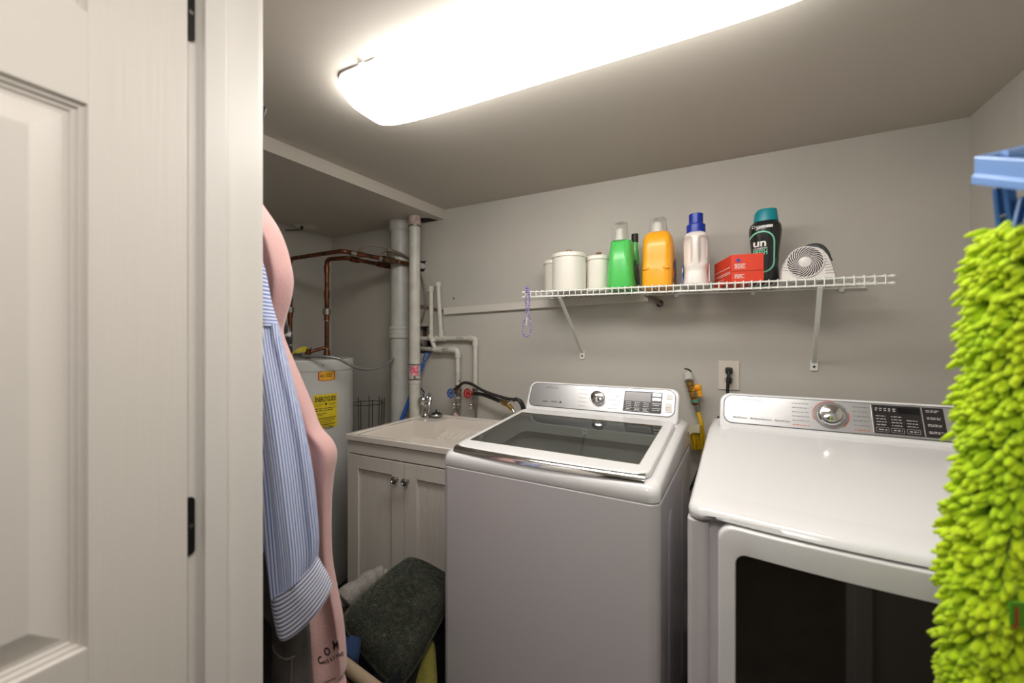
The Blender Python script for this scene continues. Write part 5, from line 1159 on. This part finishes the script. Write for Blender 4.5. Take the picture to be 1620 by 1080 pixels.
kb = [(380, 890, 423, 890, .93, .010, 0), (380, 1000, 430, 1000, .865, .012, 0), (380, 1060, 428, 1060, .86, .012, 0), (380, 1200, 426, 1200, .86, .012, 0), (380, 1320, 426, 1320, .86, .012, 0)]
tag(cloth(kb, [(4, 0.2)], n=40, seed=25).build('black_garment', BLKC, ang=180), 'black garment hanging at the doorway below the shirt hem', 'garment')
PATT = mat('leaf_print', (40, 40, 42), 0.9, var=(45, (170, 168, 166), 0.56, 0.6))
pr = [(366, 290, 384, 290, 1.04, .012, 0), (372, 340, 408, 340, 1.07, .016, 0), (378, 400, 432, 400, 1.07, .018, 0), (384, 460, 440, 460, 1.07, .018, 0), (390, 505, 450, 505, 1.07, .018, 0), (396, 520, 458, 516, 1.07, .019, 0), (400, 535, 463, 534, 1.07, .02, 0), (410, 548, 460, 550, 1.07, .018, 0), (420, 560, 455, 561, 1.07, .012, 0)]
tag(cloth(pr, [(3, 0.15)], n=40, seed=27).build('patterned_cloth', PATT, ang=180), 'black and white patterned cloth peeking out behind the pink sweatshirt', 'cloth')

# ================================================================== laundry on the floor in front of the sink
def pillow(P, thick, nu=36, nv=36, bulge=0.5, noise=0.0, seed=0, rc=0.1):
    A, B_, Cc, Dd = [Vector(p) for p in P]; rd = random.Random(seed); n_ = (B_-A).cross(Dd-A).normalized()
    def f(sgn):
        def g_(i, j):
            e = (1-(2*i-1)**4)*(1-(2*j-1)**4); pinch = 0.06*((2*i-1)**2)*(1-(2*j-1)**2)
            x_, y_ = 2*i-1, 2*j-1; x_, y_ = x_*(1-rc*y_**4), y_*(1-rc*x_**4); ii, jj = (x_+1)/2, (y_+1)/2; p = A.lerp(B_, ii).lerp(Dd.lerp(Cc, ii), jj)
            w_ = math.sin(i*9+j*4)*0.35+math.sin(i*4-j*11+1)*0.35+math.sin(i*17+j*13)*0.15
            return p+n_*sgn*(thick*max(e, 0)**bulge*(1+0.16*w_*noise))
        return g_
    mb = MB(); mb.grid(f(1), nu, nv); mb.grid(f(-1), nu, nv); return mb
GK = mat('dark_green_plush', (48, 52, 41), 0.95, bump=(170, 1.0), var=(60, (78, 80, 62), 0.45, 0.75), sheen=0.15)
Ec, Ac, Dc, Rc = at(533, 980, 1.26), at(648, 878, 1.46), at(632, 1098, 1.20), at(727, 922, 1.44)
ins = lambda p: p
pc_ = thing('cushion', 'dark green plush cushion leaning against the washing machine', 'cushion', at(630, 1080, 1.2))
pb = pillow([Dc, Rc, Ac, Ec], 0.06, 60, 60, 0.6, 1.2)
pb.build('cover', GK, pc_, ang=180)
def cpt(i, j, rc=0.1):
    x_, y_ = 2*i-1, 2*j-1; x_, y_ = x_*(1-rc*y_**4), y_*(1-rc*x_**4); ii, jj = (x_+1)/2, (y_+1)/2
    return Dc.lerp(Rc, ii).lerp(Ec.lerp(Ac, ii), jj)
wl = [cpt(i/20, 0) for i in range(20)]+[cpt(1, i/20) for i in range(20)]+[cpt(1-i/20, 1) for i in range(20)]+[cpt(0, 1-i/20) for i in range(20)]
MB().tube(wl, 0.009, 8, closed=True).build('welt', GK, pc_)
# plush fibre
rp = random.Random(2); fib = MB(); nrm = (Rc-Dc).cross(Ec-Dc).normalized()
if nrm.dot(O-Dc) < 0: nrm = -nrm
sg = 1 if nrm.dot((Rc-Dc).cross(Ec-Dc).normalized()) > 0 else -1
for _ in range(14000):
    i, j = rp.random(), rp.random(); e = max((1-(2*i-1)**4)*(1-(2*j-1)**4), 0)**0.6
    w_ = math.sin(i*9+j*4)*0.35+math.sin(i*4-j*11+1)*0.35+math.sin(i*17+j*13)*0.15
    p = cpt(i, j)+nrm*(0.06*e*(1+0.192*w_)-0.001)
    d = (nrm+Vector((rp.uniform(-1, 1), rp.uniform(-1, 1), rp.uniform(-1, 1)))*0.8).normalized(); a = d.orthogonal().normalized()*0.0016; l = rp.uniform(0.004, 0.008)
    b_ = d.cross(a); fib.add([p+a, p-a*0.5+b_*0.9, p-a*0.5-b_*0.9, p+d*l], [(0, 1, 3), (1, 2, 3), (2, 0, 3)])
tag(fib.build('plush_pile', GK, pc_, smooth=False), kind='stuff')
# grey towel behind
GT = mat('grey_towel', (152, 146, 140), 0.95, bump=(220, 0.8), var=(50, (130, 124, 118), 0.4, 0.7))
tl = MB(); tc_ = catmull([at(538, 957, 1.40), at(556, 938, 1.43), at(577, 924, 1.47), at(592, 912, 1.50), at(612, 908, 1.52)], 12)
def tr_(t): return 0.041*(1-0.25*t)*(0.80+0.22*abs(math.sin(t*PI*2.6+0.2)))*min(1, 3.2*math.sin(PI*min(max(t, 0.06), 0.94)))
tl.tube(tc_, tr_, 24)
tw = tag(tl.build('towel', GT, ang=180), 'light grey towel bunched up behind the dark green cushion', 'towel')
# bin below the cushion
NAVY = mat('navy_canvas', (24, 26, 34), 0.9)
hb_ = at(640, 1100, 1.3); bx, by = -1.0, 1.06
hm = thing('laundry_hamper', 'dark canvas laundry hamper under the dark green cushion', 'hamper', (bx, by, 0))
def hring(z, s): return [Vector((bx+x, by+y_, z)) for x, y_ in rrect(-0.165*s, 0.165*s, -0.2*s, 0.2*s, 0.03, 4)]
MB().loft([hring(0.0, 0.92), hring(0.30, 1.0), hring(0.305, 0.985), hring(0.02, 0.9)], cap0=True, cap1=True).build('canvas_bag', NAVY, hm)
TAN = mat('tan_padding', (150, 132, 108), 0.8, bump=(80, 0.3)); WD = mat('amber_wood', (176, 112, 48), 0.5)
b0, b1 = at(538, 1046, 1.08), at(604, 1096, 1.08)
hbr = thing('padded_bar', 'tan padded bar with an amber wooden strip beneath it', 'bar', (at(560, 1090, 1.08).x, at(560, 1090, 1.08).y, 0))
MB().tube([b0, b1], 0.017, 16).build('padding', TAN, hbr)
for pe in (b0.lerp(b1, 0.03), b0.lerp(b1, 0.97)): MB().tube([pe, (pe.x, pe.y, 0.0)], 0.008, 10).build('leg', RUBBER, hbr)
MB().cyl(b1, b1+(b1-b0).normalized()*0.06, 0.012, n=12).build('end', RUBBER, hbr)
MB().tube([b0+Vector((0, 0, -0.05)), b1+Vector((-0.01, 0, -0.075))], 0.011, 12).build('wooden_strip', WD, hbr)
BLC_ = mat('blue_cloth', (26, 48, 84), 0.9, bump=(60, 0.5))
tag(cloth([(536, 1012, 552, 1015, 1.15, .02, 0), (530, 1026, 566, 1030, 1.15, .035, 0), (530, 1048, 566, 1052, 1.15, .035, 0), (540, 1066, 560, 1066, 1.15, .02, 0)], [(3, 0.5), (7, 0.5)], n=48, seed=31).build('blue_garment', BLC_, ang=180), 'crumpled blue cloth under the corner of the dark green cushion', 'cloth')
YC = mat('shaded_yellow_fleece', (128, 121, 52), 0.95, bump=(200, 0.7))  # yellow fleece darkened, the shade it lies in put into its colour
yq = [at(634, 1130, 1.27), at(694, 1120, 1.27), at(688, 1010, 1.35), at(650, 1000, 1.36)]
tag(pillow(yq, 0.035, 24, 24, 0.5, 0.6).build('yellow_cushion', YC, ang=180), 'yellow cushion, colour dimmed for shade, wedged below the dark green one', 'cushion')

# ================================================================== mop pads on the clip hanger, near right
BLH = mat('blue_hanger_plastic', (120, 158, 216), 0.35); BLCL = mat('blue_clip_plastic', (52, 104, 168), 0.35)
hc0 = Vector((0.47, 0.72, 1.50))
hg = thing('clip_hanger', 'light blue plastic clip hanger holding the green mop pads', 'hanger', hc0)
ca, cb = at(1541, 265, .50), at(1700, 278, .40); cc_ = at(1700, 225, .62); cd = cb+(cc_-ca)
def fr_ring(s, dz):
    c = (ca+cd)/2; return [c+(p-c)*s+Vector((0, 0, dz)) for p in (ca, cb, cd, cc_)]
fm = MB().loft([fr_ring(0.985, 0.014), fr_ring(1.0, 0.012), fr_ring(1.0, -0.008), fr_ring(1.03, -0.010), fr_ring(1.03, -0.020), fr_ring(1.0, -0.021), fr_ring(0.86, -0.014), fr_ring(0.86, 0.012), fr_ring(0.985, 0.014)], False, False)
fm.build('frame', BLH, hg, bevel=0.002)
cen = (ca+cd)/2
MB().tube([cen-E1*0.09, cen, cen+E1*0.09], 0.006, 8).build('crossbar', BLH, hg)
MB().tube([cen, cen+Vector((0, 0, 0.3)), (cen.x, cen.y, ZC-0.002)], 0.0035, 8).build('hook_wire', CHROME2, hg)
def peg(u, v, t, tilt, link):
    p = at(u, v, t); up = (Vector((0, 0, 1))+E1*tilt).normalized(); m = MB()
    m.obox(p+up*0.004-E2*0.0055, E1*0.0055, E2*0.0028, up*0.026); m.obox(p+E2*0.0055, E1*0.0055, E2*0.0028, up*0.026)
    o = m.build('clip', BLCL, hg, bevel=0.0015)
    MB().tube([p+E1*-0.008-up*0.012, p+up*-0.006-E2*0.009, p+E1*0.008-up*0.012], 0.0012, 6).build('spring', CHROME2, o)
    MB().tube([p+up*0.02, Vector((p.x+0.006, p.y, link))], 0.0022, 8).build('link', mat('clear_link', (190, 196, 176), 0.3), hg)
peg(1591, 328, .5, -0.1, 1.475); peg(1622, 342, .48, 0.25, 1.47); peg(1690, 340, .46, 0, 1.47)
LIME = mat('lime_chenille', (206, 232, 20), 0.9, bump=(300, 0.4), var=(16, (174, 220, 12), 0.4, 0.75), sheen=0.2)
PADG = mat('green_backing', (84, 150, 24), 0.9, bump=(150, 0.4))
def mop(name, label, rows, t, th, seed, count, side_bias, ln, lean, gap=None):
    rd = random.Random(seed); o = thing(name, label, 'mop pad', at(rows[-1][1], rows[-1][0], t), 0, 'mop pads on the hanger')
    cl_ = [(uc-w_, v, uc+w_, v, t, th, 0) for v, uc, w_ in rows]
    mbp = cloth(cl_, [(3, 0.12), (5, 0.1)], n=32, seed=seed); mbp.build('backing', PADG, o, ang=180)
    nd = MB(); V0, V1 = rows[0][0], rows[-1][0]
    def rowat(v):
        for (a, ua, wa_), (b, ub, wb2) in zip(rows, rows[1:]):
            if a <= v <= b: k = (v-a)/(b-a); return ua+(ub-ua)*k, wa_+(wb2-wa_)*k
        return rows[-1][1], rows[-1][2]
    for i in range(count):
        v = V0+(V1-V0)*(i+rd.random())/count; uc, w_ = rowat(v); a = rd.uniform(0, 2*PI)
        if rd.random() < side_bias: a = rd.uniform(PI*0.75, PI*1.45)
        if v > 640 and gap and gap[0] < (a/PI) < gap[1] and rd.random() < 0.8: continue
        c = at(uc, v, t); hx = w_*t/F; base = c+E1*(hx*math.cos(a))*0.92+E2*(th*math.sin(a))*0.92
        d = (E1*(math.cos(a)*1.0-lean)+E2*(math.sin(a)*0.7)+Vector((0, 0, rd.uniform(-0.32, 0.08)))+E1*rd.uniform(-.2, .2)).normalized()
        l = ln*rd.uniform(0.75, 1.15); r0 = rd.uniform(0.0036, 0.0048)
        p1 = base+d*l*0.5+Vector((0, 0, rd.uniform(-0.002, 0.003))); p2 = base+d*l+Vector((0, 0, -l*rd.uniform(0.1, 0.4)))
        P = [base-d*0.004, base+d*l*0.25, p1, p1.lerp(p2, 0.6), p2]; rr_ = [r0*0.8, r0, r0*1.05, r0, r0*0.45]
        nd.tube(P, (lambda t_, rr_=rr_: rr_[min(4, int(round(t_*4)))]), 7)
    tag(nd.build('chenille_noodles', LIME, o, ang=180), kind='stuff'); return o
m1 = mop('mop_pad', 'lime green chenille mop pad, the front one hanging from the clips', [(356, 1618, 14), (385, 1612, 16), (430, 1610, 20), (520, 1604, 22), (640, 1598, 24), (760, 1592, 26), (860, 1580, 28), (960, 1571, 28), (1060, 1576, 30), (1130, 1578, 30), (1180, 1578, 26)], .50, .028, 41, 1400, 0.6, 0.032, 0.5, (1.52, 2.0))
m2 = mop('mop_pad', 'second lime green mop pad behind, cut by the right edge', [(365, 1650, 20), (430, 1652, 34), (560, 1655, 40), (700, 1655, 44), (850, 1662, 42), (960, 1665, 40), (1080, 1655, 40), (1180, 1650, 34)], .49, .034, 43, 800, 0.2, 0.036, -0.1, (1.0, 1.42))
tgp = [at(1598, 952, .45), at(1650, 956, .44), at(1650, 992, .44), at(1600, 990, .45)]
tgo = MB().prism(tgp, E2*0.002).build('care_label', PADG, m2); tag(tgo, 'green tag with red letters')
tm = MB(); fT = lambda x, y_: at(1602+x, 986-y_, .4485)+Vector((0, 0, 0))-E2*0.001
put_text(tm, 'Jn', fT, 36, 12, 2, bold=True); tm.build('lettering', mat('red_print', (180, 60, 40), 0.6), tgo, smooth=False)
